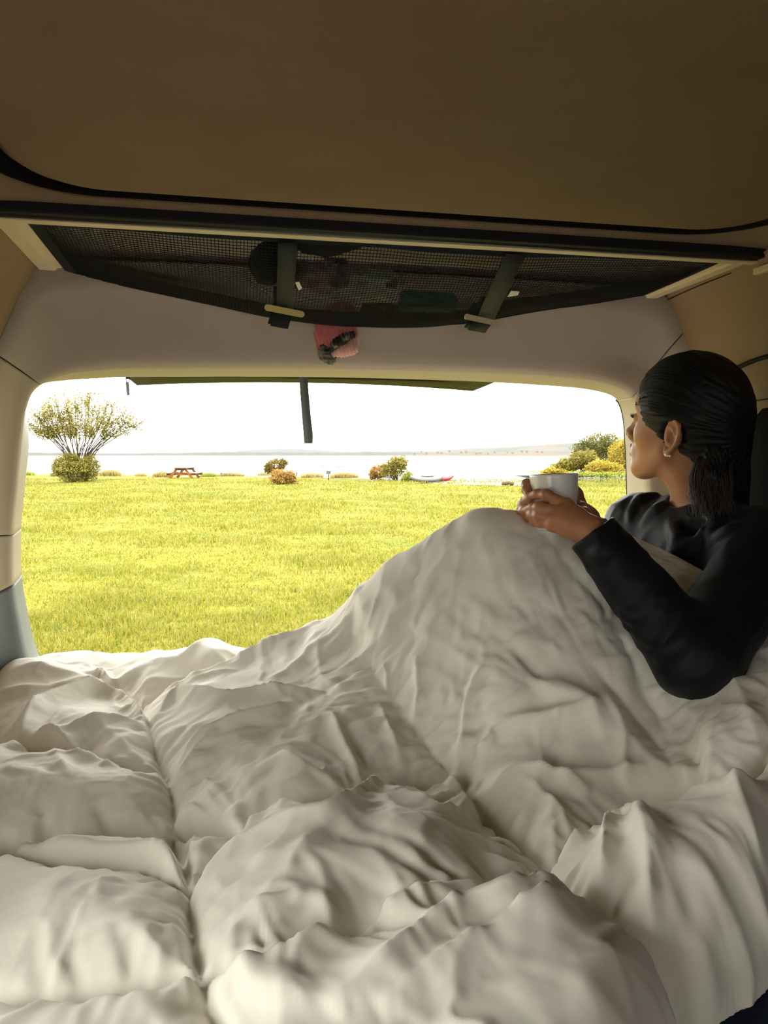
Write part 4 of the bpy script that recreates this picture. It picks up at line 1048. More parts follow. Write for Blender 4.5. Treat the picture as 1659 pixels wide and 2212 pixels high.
# straps with their metal slider plates
M['brass'] = mat('yellowed_metal_plate', (.62, .50, .16), .35, .5, metal=.3); M['alu'] = mat('cream_metal_plate', (.70, .60, .45), .35, .5, metal=.3)
def nearer(p, d): v = p - CAM; return CAM + v * (1 - d / np.linalg.norm(v))
_TG, _SG = np.meshgrid(np.linspace(0, 1, 400), np.linspace(0, 1, 160), indexing='ij'); _NP = net_pt(_TG, _SG).reshape(-1, 3) - CAM; _NN = _NP / np.linalg.norm(_NP, axis=1)[:, None]
def net_hit(px, py):
    d = ray(px, py); d = d / np.linalg.norm(d); c = _NN @ d; k = np.where(c > c.max() - 4e-7)[0]; k = k[np.argmin(np.linalg.norm(_NP[k], axis=1))]
    return CAM + d * np.linalg.norm(_NP[k])
def strap(topL, topR, lowL, lowR, tipL, tipR, pa, pb, pm, pw):
    yt, yb = YR + .028, 1.47
    def side(a, b, c):
        a, b, c = np.array(a, float), np.array(b, float), np.array(c, float)
        q = [net_hit(*(a * (1 - t_) + b * t_)) for t_ in np.linspace(0, 1, 8)]
        Dm = (q[-1] - CAM).dot(FH) - .012
        return np.array([nearer(p, .009) for p in q] + [nearer(at_d(*(b * .5 + c * .5), Dm), .012), nearer(at_d(*c, Dm), .012)])
    A_, B2 = side(topL, lowL, tipL), side(topR, lowR, tipR)
    part(MB().strip(A_, B2, .0018), 'strap', M['blackweb'], net, True)
    # loose tail behind the tip
    part(MB().strip(A_[-5:] + np.array([-.004, .010, .006]), B2[-5:] + np.array([-.010, .010, .004]), .0018), 'strap_tail', M['blackweb'], net, True)
    a, b = nearer(net_hit(*pa), .042), nearer(net_hit(*pb), .042)
    d = b - a; Ln = np.linalg.norm(d); d /= Ln; vw = (a - CAM); vw /= np.linalg.norm(vw); up = np.cross(d, vw); up /= np.linalg.norm(up); nn_ = np.cross(d, up)
    r_ = pw / 2; loop = []
    for k in range(9): t_ = R_(90 + 180 * k / 8); loop.append(a + d * (r_ + r_ * math.cos(t_)) + up * r_ * math.sin(t_))
    for k in range(9): t_ = R_(-90 + 180 * k / 8); loop.append(b - d * r_ + d * r_ * math.cos(t_) + up * r_ * math.sin(t_))
    m_ = len(loop); V = loop + [p + nn_ * .0025 for p in loop]
    F = [tuple(range(m_)), tuple(range(2 * m_ - 1, m_ - 1, -1))] + [(i, (i + 1) % m_, m_ + (i + 1) % m_, m_ + i) for i in range(m_)]
    pl2 = part(MB().add(V, F), 'slider_plate', pm, net)
    cs = vw * -.0016 if True else 0
    for q in (.09, .20, .78, .91):
        c = a + d * Ln * q; ho = MB()
        lp_ = [c + (d * math.cos(R_(45 * k)) + up * math.sin(R_(45 * k))) * .0011 for k in range(8)]
        ho.add([p - vw * .0006 for p in lp_] + [p - vw * -.003 for p in lp_], [tuple(range(8)), tuple(range(15, 7, -1))] + [(i, (i + 1) % 8, 8 + (i + 1) % 8, 8 + i) for i in range(8)])
        h2 = ho.build('hole', M['black'], None); h2.parent = pl2
strap((600, 524), (642, 524), (597, 664), (634, 668), (584, 704), (622, 711), (571, 663), (657, 680), M['brass'], .0115)
strap((1092, 548), (1134, 550), (1030, 683), (1067, 690), (1010, 712), (1046, 719), (1003, 683), (1081, 700), M['alu'], .0105)
M['label'] = mat('white_care_label', (.62, .60, .52), .8, .2)
for q in ([(638, 610), (646, 608), (653, 622), (645, 627)], [(1104, 628), (1122, 629), (1119, 637), (1096, 641)]):
    p = [nearer(net_hit(*a), .014) for a in q]; part(MB().strip([p[0], p[3]], [p[1], p[2]], .0008), 'care_label', M['label'], net)
# ---- things stowed in the net
def stow(name, S, h, m_, label, cat): return tag(obj(name, to_world(S.mesh(h)[0]) if False else None, None, None), label, cat)
def soft(name, S, h, m_, label, cat, grp=None):
    v, f = S.mesh(h); o = obj(name, to_world(v), f, m_, None, True); return tag(o, label, cat, grp)
def above(px, py, up=.03):
    """point resting on the net where this pixel looks through it"""
    d = ray(px, py); best = None
    Tg, Sg = np.meshgrid(np.linspace(0, 1, 120), np.linspace(.05, 1, 60), indexing='ij'); P = net_pt(Tg, Sg).reshape(-1, 3) - CAM
    c = (P @ d) / np.linalg.norm(P, axis=1) / np.linalg.norm(d); p = P[np.argmax(c)] + CAM
    return to_local(p + np.array([0, .015, up]))
crump = lambda a, b: (lambda P, d: d + a * vnoise(P[:, 0] * b, P[:, 1] * b, P[:, 2] * b) + a * .5 * vnoise(P[:, 0] * b * 2.2, P[:, 1] * b * 2.2, P[:, 2] * b * 2.2))
S = Sdf(); c = above(580, 612, .036); S.ell(c, (.036, .028, .034), None, .01); S.cone(c, c + V3(.012, 0, .04), .018, .010, .02); S.post = crump(.004, 60)
soft('drawstring_pouch', S, .004, mat('charcoal_pouch', (.012, .012, .013), .7), 'round charcoal pouch in the net beside the left strap', 'pouch')
S = Sdf(); c = above(712, 560, .040); S.ell(c, (.065, .05, .022), None, .01); S.ell(c + V3(-.02, .02, .012), (.045, .04, .03), None, .02); S.ell(c + V3(.05, -.02, -.004), (.045, .035, .006), None, .01); S.post = crump(.003, 50)
soft('cap', S, .004, mat('black_cap_cloth', (.008, .009, .011), .8), 'black peaked cap lying in the net near the rail', 'cap')
S = Sdf(); c = above(690, 632, .030); S.ell(c, (.045, .035, .018), None, .01); S.ell(c + V3(.03, .01, .008), (.03, .03, .02), None, .02); S.ell(c + V3(-.035, 0, .004), (.02, .03, .018), None, .02); S.post = crump(.008, 70)
soft('crumpled_scarf', S, .0035, mat('dusky_patterned_cloth', (.16, .11, .10), .8, .2, var=[(.03, .03, .035), (.20, .12, .11), (.30, .27, .24)], scale=28), 'crumpled dusky pink and dark patterned scarf in the net', 'scarf')
S = Sdf(); c = above(800, 645, .034); S.ell(c, (.055, .040, .016), None, .01); S.ell(c + V3(.012, .004, .006), (.05, .035, .02), None, .02); S.post = crump(.007, 55)
bagm = mat('pale_wrapper_film', (.20, .23, .19), .35, .5, var=[(.10, .12, .10), (.30, .32, .27)], scale=22)
wr = soft('plastic_wrapper', S, .0035, bagm, 'rumpled pale grey plastic wrapper with a dark printed patch in the net', 'wrapper')
pb_ = MB(); c0_ = c + V3(.042, -.03, -.012)
for k in range(7): pb_.box(to_world(c0_ + V3(.003 * k - .009, 0, .002)), (.0016, .002, .016))
pb_.build('printed_patch', M['black'], None); bpy.data.objects['printed_patch'].parent = wr
# teal bottle lying along the hem
a, b = above(868, 672, .022), above(985, 674, .022)
d = (b - a) / np.linalg.norm(b - a)
bt = empty('bottle', to_world((a + b) / 2)); tag(bt, 'teal plastic bottle with a pale cap lying in the net', 'bottle')
def lathe(a, d, prof, n=20):
    s1 = np.cross(d, V3(0, 0, 1)); s1 /= np.linalg.norm(s1); s2 = np.cross(d, s1)
    V = np.array([a + d * z + (s1 * math.cos(t) + s2 * math.sin(t)) * r for t in np.linspace(0, 2 * math.pi, n, endpoint=False) for r, z in prof])
    return to_world(V), grid_faces(n, len(prof), wrap_u=True)
Lb = np.linalg.norm(b - a)
under(obj('bottle_body', *lathe(a, d, [(0, 0), (.017, .001), (.020, .006), (.020, Lb * .92), (.014, Lb), (0, Lb)]), mat('teal_plastic', (.005, .16, .13), .3, .5), None, True), bt)
under(obj('bottle_cap', *lathe(a + d * (Lb + .0005), d, [(0, 0), (.013, 0), (.013, .028), (.011, .031), (0, .031)]), mat('pale_cap', (.45, .45, .38), .4, .4), None, True), bt)
# pink knitted sock hanging below the hem
sk = empty('sock', at_y(728, 720, 1.50)); tag(sk, 'pink ribbed sock with a striped grey cuff dangling below the net', 'sock')
M['pink'] = mat('pink_rib_knit', (.62, .20, .17), .9, .1, var=(.52, .15, .13), scale=50, bump=.8, bscale=260, sheen=.4)
M['cuff'] = mat('grey_striped_knit', (.06, .055, .045), .9, .1, var=[(.03, .03, .025), (.05, .045, .04), (.26, .24, .19)], scale=70, bump=.8, bscale=300)
LD = 1.54
fx = (V3(0, 1, 0), 1.9)
rib = lambda P, d: d + .0013 * np.sin((P[:, 0] + .25 * P[:, 2]) * 850) + .002 * vnoise(P[:, 0] * 50, P[:, 1] * 50, P[:, 2] * 50)
def sock_part(name, S, m_): S.post = rib; v, f = S.mesh(.002); under(obj(name, to_world(v), f, m_, None, True), sk)
S = Sdf(); S.cone(L(729, 690, LD), L(727, 712, LD), .043, .039, .02, flat=fx); S.cone(L(712, 715, LD), L(701, 752, LD), .028, .017, .02, flat=fx); S.cone(L(735, 712, LD), L(752, 728, LD), .026, .016, .02, flat=fx)
sock_part('sock_foot', S, M['pink'])
S = Sdf(); S.chain([L(722, 764, LD - .014), L(740, 757, LD - .018), L(758, 750, LD - .018), L(765, 736, LD - .012)], [.008, .011, .0135, .011], .01); sock_part('rolled_cuff', S, mat('pale_pink_knit', (.70, .38, .32), .9, .1, bump=.8, bscale=260, sheen=.4))
S = Sdf(); S.chain([L(716, 756, LD - .020), L(728, 742, LD - .024), L(743, 732, LD - .026), L(758, 726, LD - .020)], [.006, .0095, .0105, .009], .008); sock_part('cuff_band', S, M['cuff'])
S = Sdf(); S.chain([L(698, 754, LD - .006), L(703, 767, LD - .006), L(713, 774, LD - .006), L(722, 768, LD - .008)], [.010, .012, .010, .007], .008); sock_part('striped_tip', S, mat('striped_grey_knit', (.2, .19, .15), .9, .1, var=[(.03, .03, .02), (.30, .27, .20)], scale=60, aniso=(1, 1, 3), bump=.6, bscale=260))

# ---- straps that hang from the open tailgate
pulls = mat('grey_pull_strap', (.075, .080, .075), .6, .3, bump=.4, bscale=500)
LS = 2.35
A_ = catmull([at_d(649, 806, LS), at_d(651, 850, LS), at_d(655, 905, LS), at_d(659, 948, LS), at_d(661, 958, LS)], 5); B2 = catmull([at_d(664, 806, LS), at_d(667, 850, LS), at_d(672, 905, LS), at_d(676, 940, LS), at_d(675, 958, LS)], 5)
hl_ = empty('pull_strap', at_d(657, 815, LS)); tag(hl_, 'long grey looped pull strap hanging from the tailgate against the sky', 'strap')
part(MB().strip(A_, B2, .002), 'strap_front', pulls, hl_, True)
part(MB().strip(A_ + FH * .020 * np.sin(np.linspace(0.2, math.pi, len(A_)))[:, None] + _rt * -.005, B2 + FH * .020 * np.sin(np.linspace(.2, math.pi, len(A_)))[:, None] + _rt * -.010, .002), 'strap_back', pulls, hl_, True)
sp = empty('zip_pull', at_d(276, 815, 2.2)); tag(sp, 'short dark cord pull on a metal ring at the top left of the opening', 'pull')
cr = [at_d(276 + 4 * math.cos(a_), 821 + 5 * math.sin(a_), 2.2) for a_ in np.linspace(0, 2 * math.pi, 20)]
part(MB().tube(cr, .0013, 6), 'ring', mat('dull_ring', (.12, .12, .11), .4, .5, metal=.8), sp, True)
part(MB().strip([at_d(272.5, 826, 2.2), at_d(273.5, 840, 2.2), at_d(275, 854, 2.2)], [at_d(278, 826, 2.2), at_d(279.5, 840, 2.2), at_d(280.5, 854, 2.2)], .004), 'cord', pulls, sp)
part(MB().box(at_d(276, 814, 2.2), (.012, .006, .012)), 'ring_tab', M['black'], sp)

# ---- right wall: blackout blind and pressed seams
def wall_pt(px, py, inset=.004):
    d = ray(px, py); t = np.linspace(.8, 2.4, 900); P = CAM + d * t[:, None]; w = MIR - np.interp(-(P[:, 2] - CZ), -SEC[:, 1], SEC[:, 0]); k = np.argmax(P[:, 0] > w)
    return P[k] - np.array([inset, 0, 0])
S_ = [(.085, 1.30), (.06, 1.335), (-.05, 1.35), (-.30, 1.35), (-.40, 1.33)]
V = []; ny_ = 24
hh = np.linspace(.086, -.40, 14)
for h_ in hh:
    y1 = np.interp(-h_, [-.086, -.06, .05, .40], [1.27, 1.325, 1.345, 1.345]); x_ = MIR - wall_x(h_)
    for y_ in np.linspace(-.3, y1, ny_): V.append((x_ - .012, y_, CZ + h_))
w1 = struct(obj('window_1', np.array(V), grid_faces(14, ny_), mat('blackout_blind', (.006, .006, .007), .9, .1), smooth=True))
m = w1.modifiers.new('solid', 'SOLIDIFY'); m.thickness = .008; m.offset = 0
wall_line([wall_pt(*q) for q in ((1575, 806), (1600, 793), (1630, 780), (1659, 771), (1700, 762))], wr_, .0045)
wall_line([wall_pt(*q) for q in ((1596, 873), (1625, 867), (1659, 862), (1700, 858))], wr_, .0014)
wall_line([wall_pt(*q, .001) for q in ((1416, 660), (1500, 622), (1580, 590))], wr_, .001)

# ================================================================== growth outside
def leafmat(name, ramp_cols, transl=.35, rough=.7):
    m = bpy.data.materials.new(name); m.use_nodes = True; nt = m.node_tree; Lk = nt.links; b = nt.nodes['Principled BSDF']
    g = nt.nodes.new('ShaderNodeNewGeometry'); r = nt.nodes.new('ShaderNodeValToRGB'); e = r.color_ramp.elements
    k = len(ramp_cols); e[0].color = (*ramp_cols[0], 1); e[1].color = (*ramp_cols[-1], 1)
    for i in range(1, k - 1): q = e.new(i / (k - 1)); q.color = (*ramp_cols[i], 1)
    Lk.new(g.outputs['Random Per Island'], r.inputs[0]); Lk.new(r.outputs[0], b.inputs['Base Color'])
    b.inputs['Roughness'].default_value = rough; b.inputs['Specular IOR Level'].default_value = .2
    t = nt.nodes.new('ShaderNodeBsdfTranslucent'); Lk.new(r.outputs[0], t.inputs['Color'])
    mx = nt.nodes.new('ShaderNodeMixShader'); mx.inputs[0].default_value = transl
    Lk.new(b.outputs[0], mx.inputs[1]); Lk.new(t.outputs[0], mx.inputs[2]); Lk.new(mx.outputs[0], nt.nodes['Material Output'].inputs[0])
    return m
GL = leafmat('grass_blades', [(.055, .080, .004), (.10, .115, .006), (.145, .135, .010), (.165, .140, .018), (.19, .155, .055)], .4)
def blades(P, h, w, lean=.5):
    n = len(P); a = RNG.uniform(0, 6.283, n); b = RNG.uniform(0, 6.283, n); ln = RNG.uniform(.1, 1, n) * lean
    s = np.stack([np.cos(a), np.sin(a), 0 * a], 1) * (w / 2)[:, None]; dr = np.stack([np.cos(b), np.sin(b), 0 * b], 1)
    m_ = P + dr * (h * ln * .35)[:, None] + np.array([0, 0, 1]) * (h * .6)[:, None]
    t = P + dr * (h * ln)[:, None] + np.array([0, 0, 1]) * (h * (1 - .35 * ln))[:, None]
    V = np.stack([P - s, P + s, m_ + s * .7, m_ - s * .7, t], 1).reshape(-1, 3); o = np.arange(n)[:, None] * 5
    F = np.concatenate([o + np.array([[0, 1, 2]]), o + np.array([[0, 2, 3]]), o + np.array([[3, 2, 4]])]).astype(np.int32)
    return V, F
n = 250000; D = 3.2 * np.exp(RNG.uniform(0, 1, n) ** 1.15 * math.log(38 / 3.2)); lat = RNG.uniform(-.66, .50, n) * D
P = CAM + FH * D[:, None] + _rt * lat[:, None]; P[:, 2] = .05 * vnoise(P[:, 0] * .35, P[:, 1] * .35) + .03 * vnoise(P[:, 0] * 1.3, P[:, 1] * 1.3) - .005
cl = .50 + .9 * np.clip(fbm(P[:, 0] * .9, P[:, 1] * .9, 1, 3) + .25, 0, 1.5) + .6 * np.clip(vnoise(P[:, 0] * 4, P[:, 1] * 4, 5), 0, 1)
cl += 1.1 * np.clip(vnoise(P[:, 0] * 2.4 + 9, P[:, 1] * 2.4, 2) - .15, 0, 1) * np.clip((9 - D) / 3, 0, 1)
V, F = blades(P, np.clip(.042 + .0016 * D, 0, .07) * cl * RNG.uniform(.6, 1.3, n), .00095 * D * RNG.uniform(.7, 1.2, n) + .001, 1.0); Vs, Fs = [V], [F]
gr = obj('lawn_grass', np.vstack(Vs), np.vstack(Fs), GL); tag(gr, 'sunlit yellow-green lawn grass stretching from the van to the shore', 'grass', kind='stuff')

def leaves(P, size, flat=.6):
    n = len(P); a = RNG.normal(size=(n, 3)); a /= np.linalg.norm(a, axis=1)[:, None]; b = np.cross(a, RNG.normal(size=(n, 3))); b /= np.linalg.norm(b, axis=1)[:, None]
    sz = size * RNG.uniform(.6, 1.3, n)[:, None]
    V = np.stack([P - a * sz * .5, P + b * sz * .22, P + a * sz * .5, P - b * sz * .22], 1).reshape(-1, 3); o = np.arange(n)[:, None] * 4
    return V, (o + np.array([[0, 1, 2, 3]])).astype(np.int32)
def pxball(px, py, rx, ry, D, n, shell=.55):
    """points filling an ellipsoid whose outline is rx, ry pixels at distance D"""
    u_ = RNG.normal(size=(n, 3)); u_ /= np.linalg.norm(u_, axis=1)[:, None]; r = (RNG.uniform(shell ** 3, 1, n)) ** (1 / 3)
    c = at_d(px, py, D); s = D / FPX
    return c + (u_[:, :1] * _rt * rx * s + u_[:, 1:2] * FH * rx * s + u_[:, 2:] * np.array([0, 0, ry * s])) * r[:, None] * (1 + .30 * vnoise(u_[:, 0] * 3 + px, u_[:, 1] * 3, u_[:, 2] * 3) + .22 * vnoise(u_[:, 0] * 8 + px, u_[:, 1] * 8, u_[:, 2] * 8))[:, None]
def bush(name, label, base, D, balls, size, lm, bm_, cat='bush', group=None, stems=8, n=2600):
    e = empty(name, at_d(*base, D)); tag(e, label, cat, group)
    tot = sum(b[2] * b[3] for b in balls); P = np.vstack([pxball(*b, D, max(150, int(2.6 * n * b[2] * b[3] / tot))) for b in balls])
    P[:, 2] = np.maximum(P[:, 2], e.location[2] + .02)
    V, F = leaves(P, size * .58); o = under(obj('foliage', V, F, lm), e); o['kind'] = 'stuff'
    tw = MB(); b0 = at_d(*base, D)
    for k in range(stems):
        q = P[RNG.integers(len(P))]; mid = b0 * .5 + q * .5 + np.array([0, 0, .1]) + RNG.normal(size=3) * .06 * np.linalg.norm(q - b0)
        tw.tube(catmull([b0 + RNG.normal(size=3) * np.array([.1, .1, 0]), mid, q], 3), np.linspace(size * .18, size * .05, 7), 4)
    under(tw.build('branches', bm_, None), e)
    return e
BARK = mat('grey_brown_bark', (.055, .040, .026), .9, .1); BARKL = mat('pale_bark', (.10, .075, .055), .9, .1)
OLIVE = leafmat('olive_leaves', [(0.043, 0.049, 0.009), (0.102, 0.096, 0.014), (0.181, 0.152, 0.023), (0.232, 0.181, 0.029)])
OLIVED = leafmat('dark_olive_leaves', [(0.029, 0.035, 0.012), (0.072, 0.072, 0.014), (0.145, 0.123, 0.026)])
ORANGE = leafmat('orange_brown_leaves', [(0.145, 0.080, 0.014), (0.217, 0.123, 0.026), (0.275, 0.174, 0.051)])
GOLD = leafmat('golden_leaves', [(0.145, 0.109, 0.009), (0.246, 0.174, 0.014), (0.290, 0.210, 0.036), (0.189, 0.167, 0.017)])
GREEN = leafmat('fresh_green_leaves', [(0.102, 0.138, 0.014), (0.160, 0.181, 0.026), (0.217, 0.217, 0.043)])
STRAW = leafmat('straw_blades', [(0.189, 0.131, 0.043), (0.261, 0.189, 0.072), (0.217, 0.203, 0.043)])
# tall fan-shaped willow on the left
WD = on_ground(168, 1039).dot(FH); tr = empty('willow_tree', on_ground(168, 1039)); tag(tr, 'tall fan-shaped willow with thin bare stems and a leafy crown', 'tree')
bw = MB(); LP = []; b0 = on_ground(168, 1039)
for k in range(34):
    u_ = (k + .5) / 34; tx = 58 + 242 * u_ + RNG.uniform(-5, 5); ty = 905 - 52 * math.sin(math.pi * min(1, max(0, u_ * .95 + .02))) ** .6 + RNG.uniform(-2, 36)
    dep = RNG.uniform(-1.3, 1.3) * math.sin(math.pi * u_)
    r0 = at_d(135 + 70 * u_, 1036, WD) * .6 + b0 * .4; r0[2] = 0
    e1 = at_d(140 + 62 * u_ + RNG.uniform(-5, 5), 985, WD + dep * .3); e2 = at_d(tx * .55 + (140 + 62 * u_) * .45 + RNG.uniform(-6, 6), 940, WD + dep * .7); e3 = at_d(tx, ty, WD + dep)
    pth = catmull([r0, e1, e2, e3], 6); pth += .03 * np.stack([vnoise(np.arange(19) * .6, k, 1), vnoise(np.arange(19) * .6, k, 2), 0 * np.arange(19)], 1)
    bw.tube(pth, np.linspace(.032, .010, 19), 4)
    for j in range(7):
        i0 = RNG.integers(11, 18); p = pth[i0]; d = (pth[-1] - pth[8]); d /= np.linalg.norm(d); d = d + RNG.normal(size=3) * .45; ln = RNG.uniform(.25, .75)
        tw = np.array([p, p + d * ln * .5 + RNG.normal(size=3) * .03, p + d * ln]); bw.tube(tw, [.010, .008, .004], 3)
        nl = int(RNG.integers(24, 60) * (1.35 - .55 * u_)); q = RNG.uniform(.2, 1.05, nl); LP.append(p + d * (ln * q)[:, None] + RNG.normal(size=(nl, 3)) * .085)
    q = pth[13:]; LP.append(np.repeat(q, 8, 0) + RNG.normal(size=(len(q) * 8, 3)) * .10)
under(bw.build('stems', BARK, None), tr)
for cx2, cy2, nn2 in ((90, 890, 110), (105, 905, 90), (150, 890, 150), (160, 908, 120), (95, 945, 60), (185, 880, 70), (120, 878, 60)): LP.append(at_d(cx2, cy2, WD) + RNG.normal(size=(nn2 * 2, 3)) * np.array([.30, .30, .27]))
V, F = leaves(np.vstack(LP), .105); o = under(obj('crown', V, F, OLIVE), tr); o['kind'] = 'stuff'
bush('evergreen_bush', 'dense dark green bush growing round the foot of the willow', (165, 1040), WD - .6, [(162, 1013, 44, 27), (135, 1008, 24, 22), (195, 1010, 20, 26), (150, 990, 18, 13)], .16, OLIVE, BARK, n=4200)
# shore bushes
def gd(px, py): return on_ground(px, py).dot(FH)
bush('autumn_bush', 'round olive and orange bush behind the low orange bush mid-lawn', (592, 1030), gd(592, 1034), [(594, 1008, 22, 18), (612, 1000, 10, 10), (580, 1012, 10, 12)], .16, leafmat('olive_orange', [(.07, .055, .01), (.13, .085, .015), (.10, .085, .012)]), BARK, n=1500)
bush('autumn_bush', 'low spreading orange-brown bush in front, middle of the lawn edge', (612, 1047), gd(612, 1047), [(612, 1032, 28, 17), (600, 1026, 14, 12), (628, 1030, 12, 12)], .15, ORANGE, BARK, n=1900)
bush('autumn_bush', 'rounded olive bush by the white post with bare twigs on top', (852, 1041), gd(852, 1039), [(855, 1010, 24, 22), (862, 1000, 20, 14), (838, 1018, 16, 17)], .16, OLIVE, BARK, n=2000, stems=16)
bush('autumn_bush', 'orange bush to the left of the white post', (818, 1038), gd(818, 1037), [(818, 1020, 18, 16), (806, 1026, 10, 10), (828, 1014, 10, 12)], .16, ORANGE, BARK, n=1400)
bush('green_bush', 'small bright green bush right of the white post', (882, 1041), gd(882, 1041), [(882, 1030, 12, 11), (893, 1036, 8, 6), (874, 1036, 10, 6)], .14, GREEN, BARK, n=900)
# dry grass along the shore
def tuft(px0, px1, py, top, m_, label, dens=22):
    e = empty('reed_tuft', on_ground((px0 + px1) / 2, py)); tag(e, label, 'grass', 'dry grass tufts along the shore')
    n = int((px1 - px0) * dens); x = RNG.uniform(px0, px1, n); P = np.array([on_ground(a, py - RNG.uniform(0, 1.5)) for a in x]); w = (x - px0) / (px1 - px0)
    h = (py - top) * P[:, 1] / FPX * (.45 + .55 * np.sin(np.pi * w) ** .7) * RNG.uniform(.5, 1.1, n)
    V, F = blades(P, h, np.full(n, .035), .7); o = under(obj('blades', V, F, m_), e); o['kind'] = 'stuff'
for a, b, y, t, m_, lb in ((45, 76, 1027, 1017, GREEN, 'yellow-green grass tuft at the left pillar'), (108, 132, 1029, 1018, STRAW, 'dry grass tuft left of the willow bush'), (214, 262, 1029, 1012, STRAW, 'tall dry grass tuft right of the willow bush'), (290, 318, 1029, 1021, STRAW, 'small dry grass tuft between willow and picnic table'), (330, 372, 1031, 1016, STRAW, 'dry grass tuft left of the picnic table'), (432, 470, 1030, 1019, GREEN, 'green grass tuft right of the picnic table'), (470, 528, 1029, 1019, STRAW, 'long dry grass tuft left of the orange bush'), (556, 580, 1028, 1019, STRAW, 'dry grass tuft touching the orange bush'), (650, 700, 1032, 1020, STRAW, 'dry grass tuft left of the small sign'), (712, 775, 1033, 1018, STRAW, 'tall dry grass tuft right of the small sign')):
    tuft(a, b, y, t, m_, lb)
def umbel(px, base, top, label):
    b, t = on_ground(px, base), None; D = b.dot(FH); t = at_d(px + 2, top, D); e = empty('hogweed', b); tag(e, label, 'plant', 'dry hogweed stalks')
    o = MB().tube([b, (b + t) / 2 + np.array([.03, 0, 0]), t], [.02, .015, .012], 5); hd_ = MB()
    for k in range(12):
        a_ = 6.28 * k / 12; r_ = .17 + .05 * (k % 2); q = t + _rt * r_ * math.cos(a_) + FH * r_ * math.sin(a_) + np.array([0, 0, .09]); o.tube([t - np.array([0, 0, .05]), q], .007, 3); hd_.box(q, (.07, .07, .03), rotz(a_))
    under(o.build('stalk', STRAWM, None), e); under(hd_.build('flower_head', STRAWM, None), e)
STRAWM = mat('dry_stalk', (.13, .085, .05), .9, .1)
umbel(409, 1028, 1001, 'dry hogweed stalk rising behind the picnic table'); umbel(697, 1030, 1010, 'dry hogweed stalk left of the small sign'); umbel(732, 1031, 1012, 'dry hogweed stalk right of the small sign')

# ================================================================== made things outside
WOOD = mat('orange_stained_wood', (.17, .070, .010), .7, .2, var=(.13, .05, .008), scale=6, aniso=(1, 8, 1)); WOODD = mat('dark_table_boards', (.045, .028, .018), .7, .2); WOODL = mat('pale_seat_boards', (.12, .10, .075), .7, .2)
tb = on_ground(399, 1033); pt = empty('picnic_table', tb); pt.rotation_euler = (0, 0, 0)
tag(pt, 'orange wooden picnic table with a dark top near the water', 'picnic table')
sc_ = tb.dot(FH) / FPX; W = 27 * sc_; SW = 67 * sc_; HT = 22 * sc_; HS = 12 * sc_
def tp(x, y, z): return tb + _rt * x + FH * y + np.array([0, 0, z])
RT = np.stack([_rt, FH, np.array([0, 0, 1.0])], 1)
for k in range(5): part(MB().box(tp(-W / 2 + W * (k + .5) / 5, 0, HT), (W / 5 - .015, 1.8, .045), RT), 'top_plank', WOODD, pt)
for s in (-1, 1):
    for k in range(2): part(MB().box(tp(s * (SW / 2 - .07 - .14 * k), 0, HS), (.125, 1.8, .045), RT), 'seat_plank', WOODL, pt)
for y_ in (-.7, .7):
    for s in (-1, 1):
        a_ = math.atan2(SW * .36 - W * .30, HT); ln = HT / math.cos(a_)
        part(MB().box(tp(s * (SW * .36 + W * .30) / 2, y_, HT / 2), (.13, .07, ln), RT @ np.array(Matrix.Rotation(-s * a_, 3, 'Y'))), 'leg', WOOD, pt)
    part(MB().box(tp(0, y_ + .06, HS - .07), (SW * .92, .05, .12), RT), 'seat_bearer', WOOD, pt); part(MB().box(tp(0, y_ + .06, HT - .07), (W * .95, .05, .09), RT), 'top_bearer', WOOD, pt)
# rope line and posts
WHITE = mat('white_paint', (.075, .075, .072), .6, .3)
def post(px, base, top, r, m_, label, name='fence_post', cap=True):
    b = on_ground(px, base); h = (base - top) * b.dot(FH) / FPX; e = empty(name, b); tag(e, label, 'post')
    part(MB().tube([b, b + np.array([0, 0, h])], r, 8), 'shaft', m_, e)
    if cap: part(MB().tube([b + np.array([0, 0, h]), b + np.array([0, 0, h + .03])], r * 1.3, 8), 'cap', m_, e)
    return b + np.array([0, 0, h * .85])
p_a = post(841, 1043, 1027, .035, WHITE, 'short white rope post beside the olive bush'); p_b = post(641, 1030, 1021, .035, WHITE, 'short white rope post behind the low orange bush'); p_c = post(478, 1030, 1021, .035, WHITE, 'short white rope post left of the mid-lawn bushes')
def rope(a, b, sag, label):
    t = np.linspace(0, 1, 16)[:, None]; P = a * (1 - t) + b * t; P[:, 2] -= sag * 4 * (t * (1 - t))[:, 0]; P[:, 2] = np.maximum(P[:, 2], .03)
    tag(MB().tube(P, .018, 5).build('rope', WHITE), label, 'rope')
rope(p_b, p_a, .42, 'white rope sagging to the ground between bushes and white post'); rope(p_c, p_b, .14, 'white rope stretched from the left post to the orange bush')
sgp = on_ground(710, 1037); e = empty('sign_post', sgp); tag(e, 'small framed sign on a thin dark post on the lawn', 'sign'); s_ = sgp.dot(FH) / FPX
DK = mat('dark_post', (.02, .018, .015), .8, .2)
part(MB().tube([sgp, sgp + np.array([0, 0, 13 * s_])], .028, 6), 'post', DK, e)
c = sgp + np.array([0, 0, 16 * s_]); part(MB().box(c, (9 * s_, .03, 6.5 * s_), RT), 'sign_panel', mat('pale_sign', (.085, .085, .08), .5, .3), e)
for q in ((0, 3.4, 9.5, .6), (0, -3.4, 9.5, .6), (-4.6, 0, .6, 6.8), (4.6, 0, .6, 6.8)): part(MB().box(c - FH * .03 + _rt * q[0] * s_ + np.array([0, 0, q[1] * s_]), (q[2] * s_, .04, q[3] * s_), RT), 'sign_frame', DK, e)
